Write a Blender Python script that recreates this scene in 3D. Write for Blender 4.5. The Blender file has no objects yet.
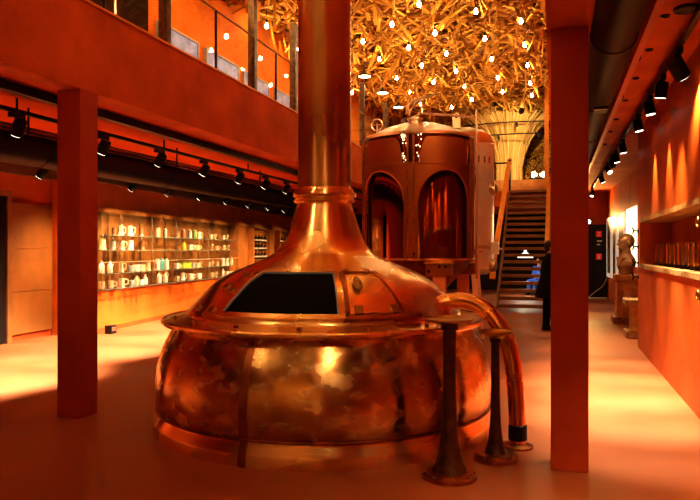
import bpy, bmesh, math, random
from mathutils import Vector, Matrix
random.seed(7)
C = bpy.context.scene.collection
PI = math.pi
rng = random.Random(11)
# ---------------------------------------------------------------- camera
YAW = math.atan(205/680)
cam_d = bpy.data.cameras.new('camera'); cam = bpy.data.objects.new('camera', cam_d); C.objects.link(cam)
cam.location = (0, 0, 1.6); cam.rotation_euler = (PI/2, 0, YAW)
cam_d.sensor_width = 36; cam_d.lens = 36*680/700; cam_d.clip_start = .05
sc = bpy.context.scene; sc.camera = cam
sc.view_settings.view_transform = 'Standard'; sc.view_settings.look = 'Medium High Contrast'
sc.view_settings.exposure = 0.3
sc.cycles.max_bounces = 8; sc.cycles.diffuse_bounces = 3; sc.cycles.glossy_bounces = 5
sc.cycles.transparent_max_bounces = 24; sc.cycles.sample_clamp_indirect = 6
w = bpy.data.worlds.new('world'); sc.world = w; w.use_nodes = True
w.node_tree.nodes['Background'].inputs[0].default_value = (1, .35, .1, 1)
w.node_tree.nodes['Background'].inputs[1].default_value = .004

# ---------------------------------------------------------------- materials
def mat(name, col, rough=.5, metal=0, spec=.5, var=0, scale=4, bump=0, bscale=20, rvar=0, emit=None, es=0, col2=None, coat=0, island=0, detail=4):
    m = bpy.data.materials.new(name); m.use_nodes = True
    nt = m.node_tree; b = nt.nodes['Principled BSDF']
    b.inputs['Base Color'].default_value = (*col, 1); b.inputs['Roughness'].default_value = rough
    b.inputs['Metallic'].default_value = metal; b.inputs['Specular IOR Level'].default_value = spec
    b.inputs['Coat Weight'].default_value = coat
    tc = nt.nodes.new('ShaderNodeTexCoord')
    if var or col2 or rvar:
        n = nt.nodes.new('ShaderNodeTexNoise'); n.inputs['Scale'].default_value = scale; n.inputs['Detail'].default_value = detail
        n.inputs['Roughness'].default_value = .6
        nt.links.new(tc.outputs['Object'], n.inputs['Vector'])
        r = nt.nodes.new('ShaderNodeValToRGB')
        r.color_ramp.elements[0].position = .3; r.color_ramp.elements[1].position = .7
        a = tuple(c*(1-var) for c in col); d = col2 or tuple(min(1, c*(1+var)) for c in col)
        r.color_ramp.elements[0].color = (*a, 1); r.color_ramp.elements[1].color = (*d, 1)
        if island:
            g = nt.nodes.new('ShaderNodeNewGeometry'); nt.links.new(g.outputs['Random Per Island'], r.inputs[0])
            r.color_ramp.elements[0].position = 0; r.color_ramp.elements[1].position = 1
        else:
            nt.links.new(n.outputs['Fac'], r.inputs[0])
        nt.links.new(r.outputs[0], b.inputs['Base Color'])
        if rvar:
            mr = nt.nodes.new('ShaderNodeMapRange'); mr.inputs[1].default_value = .3; mr.inputs[2].default_value = .7
            mr.inputs[3].default_value = max(0, rough-rvar); mr.inputs[4].default_value = rough+rvar
            nt.links.new(n.outputs['Fac'], mr.inputs[0]); nt.links.new(mr.outputs[0], b.inputs['Roughness'])
    if bump:
        n2 = nt.nodes.new('ShaderNodeTexNoise'); n2.inputs['Scale'].default_value = bscale; n2.inputs['Detail'].default_value = 2
        nt.links.new(tc.outputs['Object'], n2.inputs['Vector'])
        bp = nt.nodes.new('ShaderNodeBump'); bp.inputs['Strength'].default_value = bump; bp.inputs['Distance'].default_value = .05
        nt.links.new(n2.outputs['Fac'], bp.inputs['Height']); nt.links.new(bp.outputs[0], b.inputs['Normal'])
    if emit:
        b.inputs['Emission Color'].default_value = (*emit, 1); b.inputs['Emission Strength'].default_value = es
    return m

def copper(name, base, dark, bright, rough, aniso, patch, scale, zs=1.8, bump=.02):
    # spun copper: circular brushing plus soft tarnish clouds
    m = bpy.data.materials.new(name); m.use_nodes = True; nt = m.node_tree; b = nt.nodes['Principled BSDF']; L = nt.links.new
    b.inputs['Metallic'].default_value = 1; b.inputs['Anisotropic'].default_value = aniso; b.inputs['Anisotropic Rotation'].default_value = .25
    tg = nt.nodes.new('ShaderNodeTangent'); tg.direction_type = 'RADIAL'; tg.axis = 'Z'; L(tg.outputs[0], b.inputs['Tangent'])
    tc = nt.nodes.new('ShaderNodeTexCoord'); mp = nt.nodes.new('ShaderNodeMapping'); mp.inputs['Scale'].default_value = (1, 1, zs); L(tc.outputs['Object'], mp.inputs[0])
    n1 = nt.nodes.new('ShaderNodeTexNoise'); n1.inputs['Scale'].default_value = scale; n1.inputs['Detail'].default_value = 1.2; n1.inputs['Distortion'].default_value = .2; L(mp.outputs[0], n1.inputs['Vector'])
    n2 = nt.nodes.new('ShaderNodeTexNoise'); n2.inputs['Scale'].default_value = scale*.35; n2.inputs['Detail'].default_value = 2; L(mp.outputs[0], n2.inputs['Vector'])
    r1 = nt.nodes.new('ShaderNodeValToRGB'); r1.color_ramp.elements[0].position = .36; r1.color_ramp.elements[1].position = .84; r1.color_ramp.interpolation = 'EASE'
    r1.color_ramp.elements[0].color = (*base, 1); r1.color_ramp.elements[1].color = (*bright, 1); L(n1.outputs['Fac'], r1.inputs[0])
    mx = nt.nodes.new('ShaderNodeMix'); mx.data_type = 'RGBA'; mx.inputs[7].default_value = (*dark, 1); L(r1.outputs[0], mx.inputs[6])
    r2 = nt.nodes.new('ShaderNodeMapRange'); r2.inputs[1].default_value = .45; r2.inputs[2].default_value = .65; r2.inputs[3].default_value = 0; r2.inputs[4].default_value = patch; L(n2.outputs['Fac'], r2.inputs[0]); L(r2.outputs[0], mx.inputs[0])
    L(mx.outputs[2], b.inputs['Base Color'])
    r3 = nt.nodes.new('ShaderNodeMapRange'); r3.inputs[1].default_value = .4; r3.inputs[2].default_value = .7; r3.inputs[3].default_value = rough*.85; r3.inputs[4].default_value = rough*1.3; L(n1.outputs['Fac'], r3.inputs[0]); L(r3.outputs[0], b.inputs['Roughness'])
    if bump:
        bp = nt.nodes.new('ShaderNodeBump'); bp.inputs['Strength'].default_value = bump; bp.inputs['Distance'].default_value = .05; L(n1.outputs['Fac'], bp.inputs['Height']); L(bp.outputs[0], b.inputs['Normal'])
    return m

def glass_mat(name, tint, fac):
    m = bpy.data.materials.new(name); m.use_nodes = True; nt = m.node_tree
    for n in list(nt.nodes):
        if n.type != 'OUTPUT_MATERIAL': nt.nodes.remove(n)
    out = [n for n in nt.nodes if n.type == 'OUTPUT_MATERIAL'][0]
    t = nt.nodes.new('ShaderNodeBsdfTransparent'); t.inputs[0].default_value = (*tint, 1)
    g = nt.nodes.new('ShaderNodeBsdfGlossy'); g.inputs['Roughness'].default_value = .02
    lw = nt.nodes.new('ShaderNodeLayerWeight'); lw.inputs[0].default_value = .5
    pw = nt.nodes.new('ShaderNodeMath'); pw.operation = 'POWER'; pw.inputs[1].default_value = 4
    fr = nt.nodes.new('ShaderNodeMath'); fr.operation = 'MULTIPLY_ADD'; fr.inputs[1].default_value = fac; fr.inputs[2].default_value = .035
    nt.links.new(lw.outputs['Facing'], pw.inputs[0]); nt.links.new(pw.outputs[0], fr.inputs[0])
    mx = nt.nodes.new('ShaderNodeMixShader')
    nt.links.new(fr.outputs[0], mx.inputs[0]); nt.links.new(t.outputs[0], mx.inputs[1]); nt.links.new(g.outputs[0], mx.inputs[2])
    nt.links.new(mx.outputs[0], out.inputs[0]); return m

M = {}
M['plaster'] = mat('orange_plaster', (.54, .115, .012), .75, var=.22, scale=1.6, bump=.12, bscale=14, spec=.2)
M['plaster_wall'] = mat('polished_red_plaster', (.54, .115, .014), .5, var=.22, scale=1.3, bump=.08, bscale=10, spec=.3)
M['column'] = mat('column_plaster', (.42, .058, .008), .6, var=.18, scale=2, bump=.08, bscale=14, spec=.25)
M['soffit'] = mat('red_soffit_plaster', (.62, .10, .006), .8, var=.12, scale=1.2, spec=.15)
M['gallery_wall'] = mat('gallery_orange_plaster', (.78, .2, .012), .7, var=.15, scale=1.5, spec=.2)
M['floor'] = mat('polished_red_concrete', (.33, .094, .030), .46, var=.22, scale=1.1, bump=.04, bscale=5, rvar=.08, spec=.45, detail=6)
M['dark'] = mat('dark_interior', (.012, .006, .004), .8, spec=.1)
M['dark_brown'] = mat('dark_brown_board', (.02, .008, .003), .8, var=.3, scale=2, spec=.1)
M['black'] = mat('black_painted_metal', (.006, .005, .005), .45, spec=.35)
M['blackmatte'] = mat('matte_black', (.0015, .0015, .002), .6, spec=.05)
M['duct'] = mat('dark_duct_metal', (.007, .005, .004), .5, metal=.1, spec=.25, var=.2, scale=3)
M['lens'] = mat('lit_lens', (1, .9, .75), .3, emit=(1, .86, .66), es=5)
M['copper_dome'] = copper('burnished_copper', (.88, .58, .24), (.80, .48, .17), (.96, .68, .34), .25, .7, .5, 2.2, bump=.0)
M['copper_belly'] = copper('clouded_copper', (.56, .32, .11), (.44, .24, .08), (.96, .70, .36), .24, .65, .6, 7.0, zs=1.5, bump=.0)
M['copper_chimney'] = copper('dull_copper', (.38, .19, .066), (.30, .14, .048), (.5, .27, .10), .3, .7, .5, 3, zs=.5, bump=.0)
M['copper_dark'] = mat('aged_copper', (.30, .09, .028), .36, metal=1, col2=(.5, .18, .05), var=.3, scale=5, rvar=.1, bump=.03, bscale=10)
M['copper_pipe'] = mat('copper_pipe', (.72, .31, .09), .25, metal=1, col2=(.84, .40, .13), var=.15, scale=4, rvar=.06)
M['copper_clad'] = mat('satin_copper_cladding', (.36, .125, .038), .42, metal=1, col2=(.42, .15, .046), var=.1, scale=1.5)
M['copper_mirror'] = mat('mirror_copper', (.36, .15, .05), .07, metal=1)
M['brass'] = mat('brass', (.40, .22, .06), .38, metal=1, var=.3, scale=8)
M['bronze_stand'] = mat('rusty_bronze', (.085, .03, .014), .5, metal=.75, col2=(.17, .065, .025), var=.3, scale=9, rvar=.1)
M['steel'] = mat('brushed_steel', (.78, .66, .48), .28, metal=1, var=.08, scale=3)
M['steel_dull'] = mat('dull_steel', (.90, .84, .70), .33, metal=.75, var=.1, scale=3)
M['pipe_rose'] = mat('rosy_steel', (.55, .34, .22), .35, metal=.6)
M['leg_orange'] = mat('salmon_painted_steel', (.85, .34, .15), .5, spec=.3, var=.06)
M['straw'] = mat('straw_sticks', (.26, .085, .01), .7, col2=(.92, .50, .09), var=.2, island=1, spec=.2)
M['sheaf'] = mat('pale_straw', (.62, .36, .09), .7, col2=(.9, .62, .22), var=.2, island=1, spec=.2)
M['canopy_back'] = mat('canopy_backing', (.02, .007, .002), .9, var=.3, scale=1)
M['bulb'] = mat('glowing_bulb', (1, .8, .5), .3, emit=(1, .74, .38), es=115)
M['bead'] = mat('white_light', (1, .9, .7), .3, emit=(1, .82, .5), es=9)
M['reflection_bead'] = mat('reflection_bead', (1, .8, .5), .3, emit=(1, .75, .4), es=2.5)  # glow of a bulb reflected in the copper
M['shade_white'] = mat('white_enamel', (.8, .78, .74), .35, emit=(1, .9, .75), es=1.1)
M['shade_dark'] = mat('dark_enamel', (.03, .025, .02), .4)
M['wood'] = mat('ochre_wood', (.50, .20, .045), .5, var=.3, scale=3, spec=.25)
M['wood_light'] = mat('weathered_wood', (.46, .27, .10), .6, var=.4, scale=9, spec=.2, bump=.1, bscale=30)
M['wood_panel'] = mat('golden_board', (.30, .10, .018), .5, var=.2, scale=2, spec=.3)
M['panel_board'] = mat('ochre_panel', (.20, .072, .014), .5, var=.2, scale=2, spec=.3)
M['display_back'] = mat('display_back', (.17, .065, .015), .45, var=.4, scale=2.5, spec=.3)
M['wood_tread'] = mat('stair_wood', (.20, .075, .018), .5, var=.25, scale=4, spec=.3)
M['wood_rail'] = mat('orange_rail_wood', (.70, .26, .03), .45, var=.15, scale=5, spec=.3)
M['plinth'] = mat('plinth_wood', (.66, .36, .10), .5, var=.3, scale=5, spec=.25)
M['post'] = mat('mottled_post', (.03, .014, .006), .35, col2=(.16, .075, .02), var=.5, scale=14, metal=.3)
M['glass'] = glass_mat('clear_glass', (.97, .95, .92), .45)
M['shelf_glass'] = glass_mat('shelf_glass', (.93, .95, .90), .4)
M['glass_edge'] = mat('glass_edge', (.14, .18, .13), .25, emit=(.7, .8, .55), es=.03)
M['canvas'] = mat('glowing_blue_canvas', (.05, .07, .22), .35, metal=.2, col2=(.30, .38, .80), var=.5, scale=3.5, detail=8, emit=(.3, .34, .8), es=.12)  # faint blue glow added so the canvas stays blue under orange light
M['white'] = mat('white_ceramic', (.82, .78, .70), .3, spec=.5)
M['cream'] = mat('cream_stoneware', (.72, .56, .34), .35, var=.25, scale=14)
M['teal'] = mat('teal_glaze', (.08, .38, .46), .3)
M['brown'] = mat('brown_stoneware', (.22, .09, .03), .35, var=.3, scale=14)
M['green'] = mat('green_glaze', (.14, .24, .07), .3)
M['yellow'] = mat('yellow_box', (.72, .55, .04), .4, col2=(.3, .45, .05), var=.2, scale=8)
M['grey'] = mat('grey_stoneware', (.34, .34, .32), .35, var=.2, scale=14)
M['mugglass'] = mat('pale_mug_glass', (.55, .42, .26), .08, spec=.9, coat=.6)
M['bottle'] = mat('dark_bottle_glass', (.018, .009, .006), .1, spec=.8, coat=.5)
M['label_paper'] = mat('bottle_label', (.6, .5, .36), .6)
M['coat'] = mat('black_wool', (.008, .006, .006), .85, spec=.1)
M['denim'] = mat('blue_cloth', (.05, .13, .5), .8, spec=.1)
M['skin'] = mat('skin', (.55, .27, .15), .5, spec=.3)
M['hair'] = mat('dark_hair', (.02, .012, .008), .6)
M['bust'] = mat('bust_bronze', (.30, .16, .07), .42, metal=.4, var=.3, scale=9)
M['poster_white'] = mat('glowing_white_board', (.8, .76, .66), .5, emit=(1, .9, .68), es=.22, var=.1, scale=3)  # board white carries a faint emission
M['poster_dark'] = mat('dark_green_print', (.05, .06, .035), .4, col2=(.3, .3, .2), var=.5, scale=5)
M['red_sign'] = mat('red_sign', (.7, .02, .015), .4, emit=(1, .05, .03), es=.15)
M['board_brown'] = mat('glossy_brown_board', (.48, .17, .06), .28, var=.2, scale=6, spec=.6, coat=.4)
M['cable'] = mat('white_cable', (.7, .65, .58), .5)
M['edge_highlight'] = mat('blue_edge_highlight', (.35, .40, .62), .35, metal=.4)
M['tube_grey'] = mat('taupe_beam', (.10, .055, .026), .7, var=.2)

# ---------------------------------------------------------------- mesh building
class MB:
    def __init__(s): s.v = []; s.f = []
    def add(s, vs, fs):
        b = len(s.v); s.v += [tuple(p) for p in vs]; s.f += [tuple(b+i for i in q) for q in fs]; return s
    def box(s, x0, x1, y0, y1, z0, z1):
        v = [(x, y, z) for z in (z0, z1) for y in (y0, y1) for x in (x0, x1)]
        return s.add(v, [(0, 2, 3, 1), (4, 5, 7, 6), (0, 1, 5, 4), (2, 6, 7, 3), (0, 4, 6, 2), (1, 3, 7, 5)])
    def bev(s, x0, x1, y0, y1, z0, z1, b=.01):
        bm = bmesh.new(); bmesh.ops.create_cube(bm, size=1)
        for v in bm.verts:
            v.co = Vector(((x0+x1)/2+v.co.x*(x1-x0), (y0+y1)/2+v.co.y*(y1-y0), (z0+z1)/2+v.co.z*(z1-z0)))
        bmesh.ops.bevel(bm, geom=bm.edges[:], offset=b, segments=2, affect='EDGES', profile=.6)
        bm.verts.index_update(); s.add([v.co[:] for v in bm.verts], [[v.index for v in f.verts] for f in bm.faces]); bm.free(); return s
    def beam(s, p, q, wx, wz, up=(0, 0, 1)):      # rectangular bar from p to q
        p, q = Vector(p), Vector(q); d = (q-p).normalized(); u = Vector(up)
        if abs(d.dot(u)) > .98: u = Vector((0, 1, 0))
        a = d.cross(u).normalized()*wx/2; b = d.cross(a).normalized()*wz/2
        v = [p-a-b, p+a-b, p+a+b, p-a+b, q-a-b, q+a-b, q+a+b, q-a+b]
        return s.add(v, [(0, 1, 2, 3), (7, 6, 5, 4), (0, 4, 5, 1), (1, 5, 6, 2), (2, 6, 7, 3), (3, 7, 4, 0)])
    def tube(s, pts, r, n=12, cap=True, closed=False):
        pts = [Vector(p) for p in pts]; m = len(pts); rs = r if isinstance(r, (list, tuple)) else [r]*m
        rings = []; prev = None
        for i, p in enumerate(pts):
            if closed: d = pts[(i+1) % m]-pts[i-1]
            else: d = pts[min(i+1, m-1)]-pts[max(i-1, 0)]
            d.normalize()
            if prev is None:
                u = Vector((0, 0, 1)) if abs(d.z) < .9 else Vector((1, 0, 0)); a = d.cross(u).normalized()
            else:
                a = (prev-d*prev.dot(d)).normalized()
            prev = a; b = d.cross(a)
            rings.append([p+(a*math.cos(2*PI*k/n)+b*math.sin(2*PI*k/n))*rs[i] for k in range(n)])
        v = [q for rr in rings for q in rr]; f = []
        for i in range(m if closed else m-1):
            j = (i+1) % m
            for k in range(n): f.append((i*n+k, i*n+(k+1) % n, j*n+(k+1) % n, j*n+k))
        if cap and not closed: f.append(tuple(range(n-1, -1, -1))); f.append(tuple((m-1)*n+k for k in range(n)))
        return s.add(v, f)
    def lathe(s, prof, c=(0, 0, 0), n=48, a0=0, a1=2*PI, capb=False, capt=False):
        full = abs(a1-a0-2*PI) < 1e-6; cols = n if full else n+1; v = []; f = []
        for (r, z) in prof:
            for k in range(cols):
                a = a0+(a1-a0)*k/n; v.append((c[0]+r*math.cos(a), c[1]+r*math.sin(a), c[2]+z))
        for i in range(len(prof)-1):
            for k in range(n):
                k2 = (k+1) % cols; f.append((i*cols+k, i*cols+k2, (i+1)*cols+k2, (i+1)*cols+k))
        if capb: f.append(tuple(range(cols-1, -1, -1)))
        if capt: f.append(tuple((len(prof)-1)*cols+k for k in range(cols)))
        return s.add(v, f)
    def prism(s, poly, z0, z1):
        n = len(poly); v = [(x, y, z0) for x, y in poly]+[(x, y, z1) for x, y in poly]
        return s.add(v, [tuple(range(n-1, -1, -1)), tuple(range(n, 2*n))]+[(i, (i+1) % n, n+(i+1) % n, n+i) for i in range(n)])
    def ball(s, c, rx, ry=None, rz=None, nu=16, nv=10):
        ry = ry or rx; rz = rz or rx
        prof = [(math.sin(PI*i/nv), -math.cos(PI*i/nv)) for i in range(nv+1)]
        v = []; f = []
        for (r, z) in prof:
            for k in range(nu): a = 2*PI*k/nu; v.append((c[0]+rx*r*math.cos(a), c[1]+ry*r*math.sin(a), c[2]+rz*z))
        for i in range(nv):
            for k in range(nu): f.append((i*nu+k, i*nu+(k+1) % nu, (i+1)*nu+(k+1) % nu, (i+1)*nu+k))
        return s.add(v, f)
    def loft(s, rings, cap=True):
        n = len(rings[0]); v = [p for r in rings for p in r]; f = []
        for i in range(len(rings)-1):
            for k in range(n): f.append((i*n+k, i*n+(k+1) % n, (i+1)*n+(k+1) % n, (i+1)*n+k))
        if cap: f.append(tuple(range(n-1, -1, -1))); f.append(tuple((len(rings)-1)*n+k for k in range(n)))
        return s.add(v, f)
    def build(s, name, m, parent=None, smooth=False, loc=None, label=None, kind=None, autosmooth=None):
        off = Vector((0, 0, 0))
        if parent is not None:
            p = parent
            while p is not None: off += p.location; p = p.parent
        if loc is not None: off = off + Vector(loc)
        me = bpy.data.meshes.new(name)
        me.from_pydata([(x-off.x, y-off.y, z-off.z) for x, y, z in s.v], [], s.f)
        bm = bmesh.new(); bm.from_mesh(me); bmesh.ops.remove_doubles(bm, verts=bm.verts, dist=1e-6)
        bmesh.ops.recalc_face_normals(bm, faces=bm.faces); bm.to_mesh(me); bm.free()
        if smooth:
            for p in me.polygons: p.use_smooth = True
            me.set_sharp_from_angle(angle=math.radians(smooth if smooth is not True else 40))
        me.materials.append(m)
        o = bpy.data.objects.new(name, me); C.objects.link(o)
        if parent is not None: o.parent = parent
        if loc is not None: o.location = loc
        if label: o['label'] = label
        if kind: o['kind'] = kind
        return o

def tag(o, label, cat, group=None, kind=None):
    o['label'] = label; o['category'] = cat
    if group: o['group'] = group
    if kind: o['kind'] = kind
    return o
def thing(name, loc, label, cat, group=None, kind=None):
    o = bpy.data.objects.new(name, None); C.objects.link(o); o.location = loc; o.empty_display_size = .1
    return tag(o, label, cat, group, kind)
def copy_tree(o, parent=None):
    c = o.copy(); C.objects.link(c)
    if parent is not None: c.parent = parent
    for ch in o.children: copy_tree(ch, c)
    return c
def lamp(kind, loc, energy, col=(1, .7, .4), size=.05, direction=None, angle=60, blend=.6, parent=None):
    d = bpy.data.lights.new('lamp', kind); d.energy = energy; d.color = col
    if kind == 'AREA': d.size = size
    else: d.shadow_soft_size = size
    if kind == 'SPOT': d.spot_size = math.radians(angle); d.spot_blend = blend
    o = bpy.data.objects.new('lamp', d); C.objects.link(o)
    if parent is not None:
        o.parent = parent; o.location = Vector(loc)-parent.location
    else: o.location = loc
    if direction is not None: o.rotation_euler = Vector(direction).to_track_quat('-Z', 'Y').to_euler()
    return o
ORD = ['first', 'second', 'third', 'fourth', 'fifth', 'sixth', 'seventh', 'eighth', 'ninth', 'tenth', 'eleventh', 'twelfth', 'thirteenth', 'fourteenth', 'fifteenth', 'sixteenth', 'seventeenth']

YB, YE = -5.0, 29.0       # room ends
# ---------------------------------------------------------------- the setting
S = lambda b, n, m, label, cat, **k: tag(b.build(n, m, **k), label, cat, kind='structure')
S(MB().box(-11, 4, YB, YE, -.2, 0), 'floor', M['floor'], 'polished red concrete floor of the brewery hall', 'floor')
# left wing: soffit under the gallery, fascia, walls
S(MB().box(-11, -4.56, YB, YE, 3.13, 3.4), 'ceiling', M['soffit'], 'glowing red soffit under the gallery beside the kettle', 'ceiling')
S(MB().box(-4.56, -4.30, YB, YE-6, 3.13, 3.97), 'wall_balcony', M['plaster'], 'orange plaster parapet of the upper gallery', 'wall')
S(MB().bev(-4.60, -4.28, YB, YE-6, 3.97, 4.0, .008), 'trim_balcony', M['wood_rail'], 'thin wooden cap along the gallery parapet', 'trim')
S(MB().box(-6.8, -6.5, YB, YE, 3.4, 7.4), 'wall_gallery', M['gallery_wall'], 'orange upper wall behind the gallery railing', 'wall')
# display wall angled, with a set-back stretch before it
def wl(y): return -8.41-.117*(y-10.98)
S(MB().prism([(wl(10.7), 10.7), (wl(YE), YE), (wl(YE)-.3, YE), (wl(10.7)-.75, 10.7)], 0, 3.13), 'wall_left', M['plaster_wall'], 'red plaster wall carrying the glass displays of steins', 'wall')
S(MB().prism([(-9.0, YB), (-9.0, 8.0), (-9.18, 10.9), (-9.5, 10.9), (-9.5, YB)], 0, 3.13), 'wall_recess', M['plaster_wall'], 'red wall stretch set back beside the dark doorway', 'wall')
bb = MB(); bb.prism([(wl(10.7)+.02, 10.7), (wl(22)+.02, 22), (wl(22)-.01, 22), (wl(10.7)-.01, 10.7)], 0, .09)
bb.prism([(-9.03, 9.4), (-9.15, 10.7), (-9.17, 10.7), (-9.06, 9.4)], 0, .1)
S(bb, 'baseboard_left', M['column'], 'low red baseboard under the display wall', 'baseboard')
S(MB().prism([(wl(10.7)+.14, 10.7), (wl(YE)+.14, YE), (wl(YE), YE), (wl(10.7), 10.7)], 2.90, 3.12), 'trim_ledge', M['tube_grey'], 'taupe ledge along the top of the display wall', 'trim')
S(MB().prism([(-8.86, YB), (-8.86, 8.0), (-9.0, 10.69), (-9.2, 10.69), (-9.2, YB)], 2.93, 3.12), 'trim_ledge_near', M['tube_grey'], 'taupe ledge above the dark doorway', 'trim')
# door on the left
d1 = thing('door_1', (-9.0, 8.8, 0), 'dark doorway with a brown frame at the picture edge', 'door', kind='structure')
MB().box(-9.02, -8.98, 8.15, 9.42, 0, 2.52).build('dark_opening', M['dark'], d1)  # dark sheet stands in for the unlit opening
fr = MB(); fr.box(-9.06, -8.94, 9.42, 9.52, 0, 2.62); fr.box(-9.04, -8.94, 8.05, 9.42, 2.52, 2.62); fr.box(-9.04, -8.92, 8.05, 8.15, 0, 2.52)
fr.build('door_frame', M['wood_tread'], d1)
# three boards of wall panelling on the set-back wall
for i, (z0, z1, nm) in enumerate([(.12, .86, 'lowest'), (.87, 1.62, 'middle'), (1.63, 2.42, 'top')]):
    p = MB(); p.prism([(-9.0+.012, 9.55), (-9.10+.02, 10.66), (-9.14, 10.66), (-9.08, 9.55)], z0, z1)
    tag(p.build('wall_panel', M['panel_board']), nm+' ochre board of the three stacked beside the doorway', 'wall panel', 'wall panels by the doorway')
# columns
def column(x, y, z, label):
    b = MB(); b.bev(x, x+.26, y, y+.26, 0, z, .006); b.build
    o = b.build('column', M['column'], loc=(x+.13, y+.13, 0)); return tag(o, label, 'column', 'square columns', 'structure')
column(-4.56, 5.42, 3.13, 'square red column beside the kettle, holding the gallery parapet')
column(-4.56, 12.7, 3.13, 'square red column behind the kettle chimney')
column(-.03, 5.155, 3.21, 'square red column in front, beside the curved copper pipe')
column(-.03, 12.7, 3.21, 'square red column hidden behind the front column')
# right side
S(MB().box(-.06, .25, YB, 25, 3.21, 7.4), 'wall_beam', M['plaster'], 'deep orange beam carried by the front column', 'wall')
S(MB().box(.25, 3.4, YB, YE, 3.56, 3.9), 'ceiling_right', M['plaster'], 'orange ceiling over the side passage', 'ceiling')
wr = MB()
wr.box(1.31, 2.1, YB, 12.1, 0, 1.315); wr.box(1.31, 2.1, YB, 12.1, 2.095, 3.56); wr.box(1.31, 2.1, 11.83, 12.1, 1.315, 2.095); wr.box(1.75, 2.1, YB, 11.83, 1.315, 2.095); wr.box(1.31, 1.75, YB, 2.0, 1.315, 2.095)
S(wr, 'wall_right', M['plaster_wall'], 'polished red wall with a long recessed niche', 'wall')
S(MB().box(1.295, 1.75, 2.0, 11.83, 1.315, 1.375), 'trim_niche_bottom', M['wood_light'], 'weathered wooden sill board of the wall niche', 'trim')
S(MB().box(1.295, 1.75, 2.0, 11.83, 2.035, 2.095), 'trim_niche_top', M['wood_light'], 'weathered wooden head board of the wall niche', 'trim')
S(MB().box(2.0, 2.3, 12.1, YE, 0, 3.56), 'wall_far_right', M['plaster_wall'], 'far red wall behind the bronze bust', 'wall')
S(MB().box(-.2, 2.3, 24.3, 24.6, 0, 3.56), 'wall_passage_end', M['plaster_wall'], 'dark red wall closing the side passage', 'wall')
S(MB().box(.72, .78, YB, 24, 3.44, 3.56), 'trim_ceiling', M['plaster_wall'], 'thin orange batten along the passage ceiling', 'trim')
# back and rear
S(MB().box(-11, -.06, 27.9, 28.2, 0, 7.4), 'wall_back', M['canopy_back'], 'far wall behind the straw and staircase', 'wall')
S(MB().box(-11, 4, YB-.3, YB, 0, 7.4), 'wall_rear', mat('pale_ochre_plaster', (.70, .42, .16), .8, var=.15, scale=1.2), 'pale ochre rear wall behind the viewer', 'wall')
S(MB().box(-6.5, -.06, YB, 28, 7.35, 7.6), 'ceiling_nave', M['canopy_back'], 'dark ceiling above the straw tangle', 'ceiling')
# upper landing over the stairs
S(MB().box(-4.2, -.06, 23.05, 28, 3.05, 3.55), 'floor_landing', M['plaster'], 'red edged slab of the upper landing', 'floor')
S(MB().box(-4.2, -.06, 24.5, 24.6, 3.55, 4.06), 'wall_landing', M['wood'], 'ochre wooden parapet at the back of the landing', 'wall')

# upstairs doorway
d2 = thing('door_2', (-6.5, 8.85, 3.4), 'dark doorway in the upper gallery wall', 'door', kind='structure')
MB().box(-6.52, -6.47, 7.6, 9.85, 3.4, 5.9).build('dark_opening', M['dark'], d2)  # flat dark sheet paints the shade inside this doorway
MB().box(-6.5, -6.45, 8.92, 8.96, 3.4, 5.9).build('door_edge', M['steel_dull'], d2)

# ---------------------------------------------------------------- gallery railing
t = thing('glass_balustrade', (-4.4, 8, 4.0), 'glass balustrade with dark mottled posts on the gallery parapet', 'railing')
py = [2.3, 4.75, 7.08, 9.52, 11.22, 13.4, 15.7, 18.0, 20.3]
for y in py: MB().bev(-4.48, -4.37, y-.055, y+.055, 4.0, 5.6, .01).build('post', M['post'], t)
for a, b in zip(py, py[1:]):
    MB().box(-4.405, -4.395, a+.09, (a+b)/2-.01, 4.0, 4.83).build('glass_panel', M['glass'], t)
    MB().box(-4.405, -4.395, (a+b)/2+.01, b-.09, 4.0, 4.83).build('glass_panel', M['glass'], t)
    MB().bev(-4.415, -4.385, (a+b)/2-.012, (a+b)/2+.012, 4.0, 4.84, .004).build('clamp_bar', M['black'], t)
MB().tube([(-4.4, 2.3, 4.85), (-4.4, 20.3, 4.85)], .016, 8).build('handrail', M['brass'], t, smooth=True)
# pictures upstairs
for i, (y0, y1) in enumerate([(10.1, 11.45), (11.74, 13.15), (13.4, 14.75), (15.14, 16.5)]):
    t = thing('framed_picture', (-6.5, (y0+y1)/2, 4.7), ['silvery', 'blue-grey', 'pale violet-grey', 'dark blue-grey'][i]+' framed picture on the gallery wall, '+ORD[i]+' beyond the doorway', 'picture', 'gallery pictures')
    b = MB(); b.box(-6.5, -6.42, y0, y0+.03, 4.7, 5.5); b.box(-6.5, -6.42, y1-.03, y1, 4.7, 5.5); b.box(-6.5, -6.42, y0+.03, y1-.03, 5.47, 5.5); b.box(-6.5, -6.42, y0+.03, y1-.03, 4.7, 4.73)
    b.build('picture_frame', M['grey'], t)
    MB().box(-6.5, -6.44, y0+.03, y1-.03, 4.73, 5.47).build('canvas', M['canvas'], t)

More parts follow.
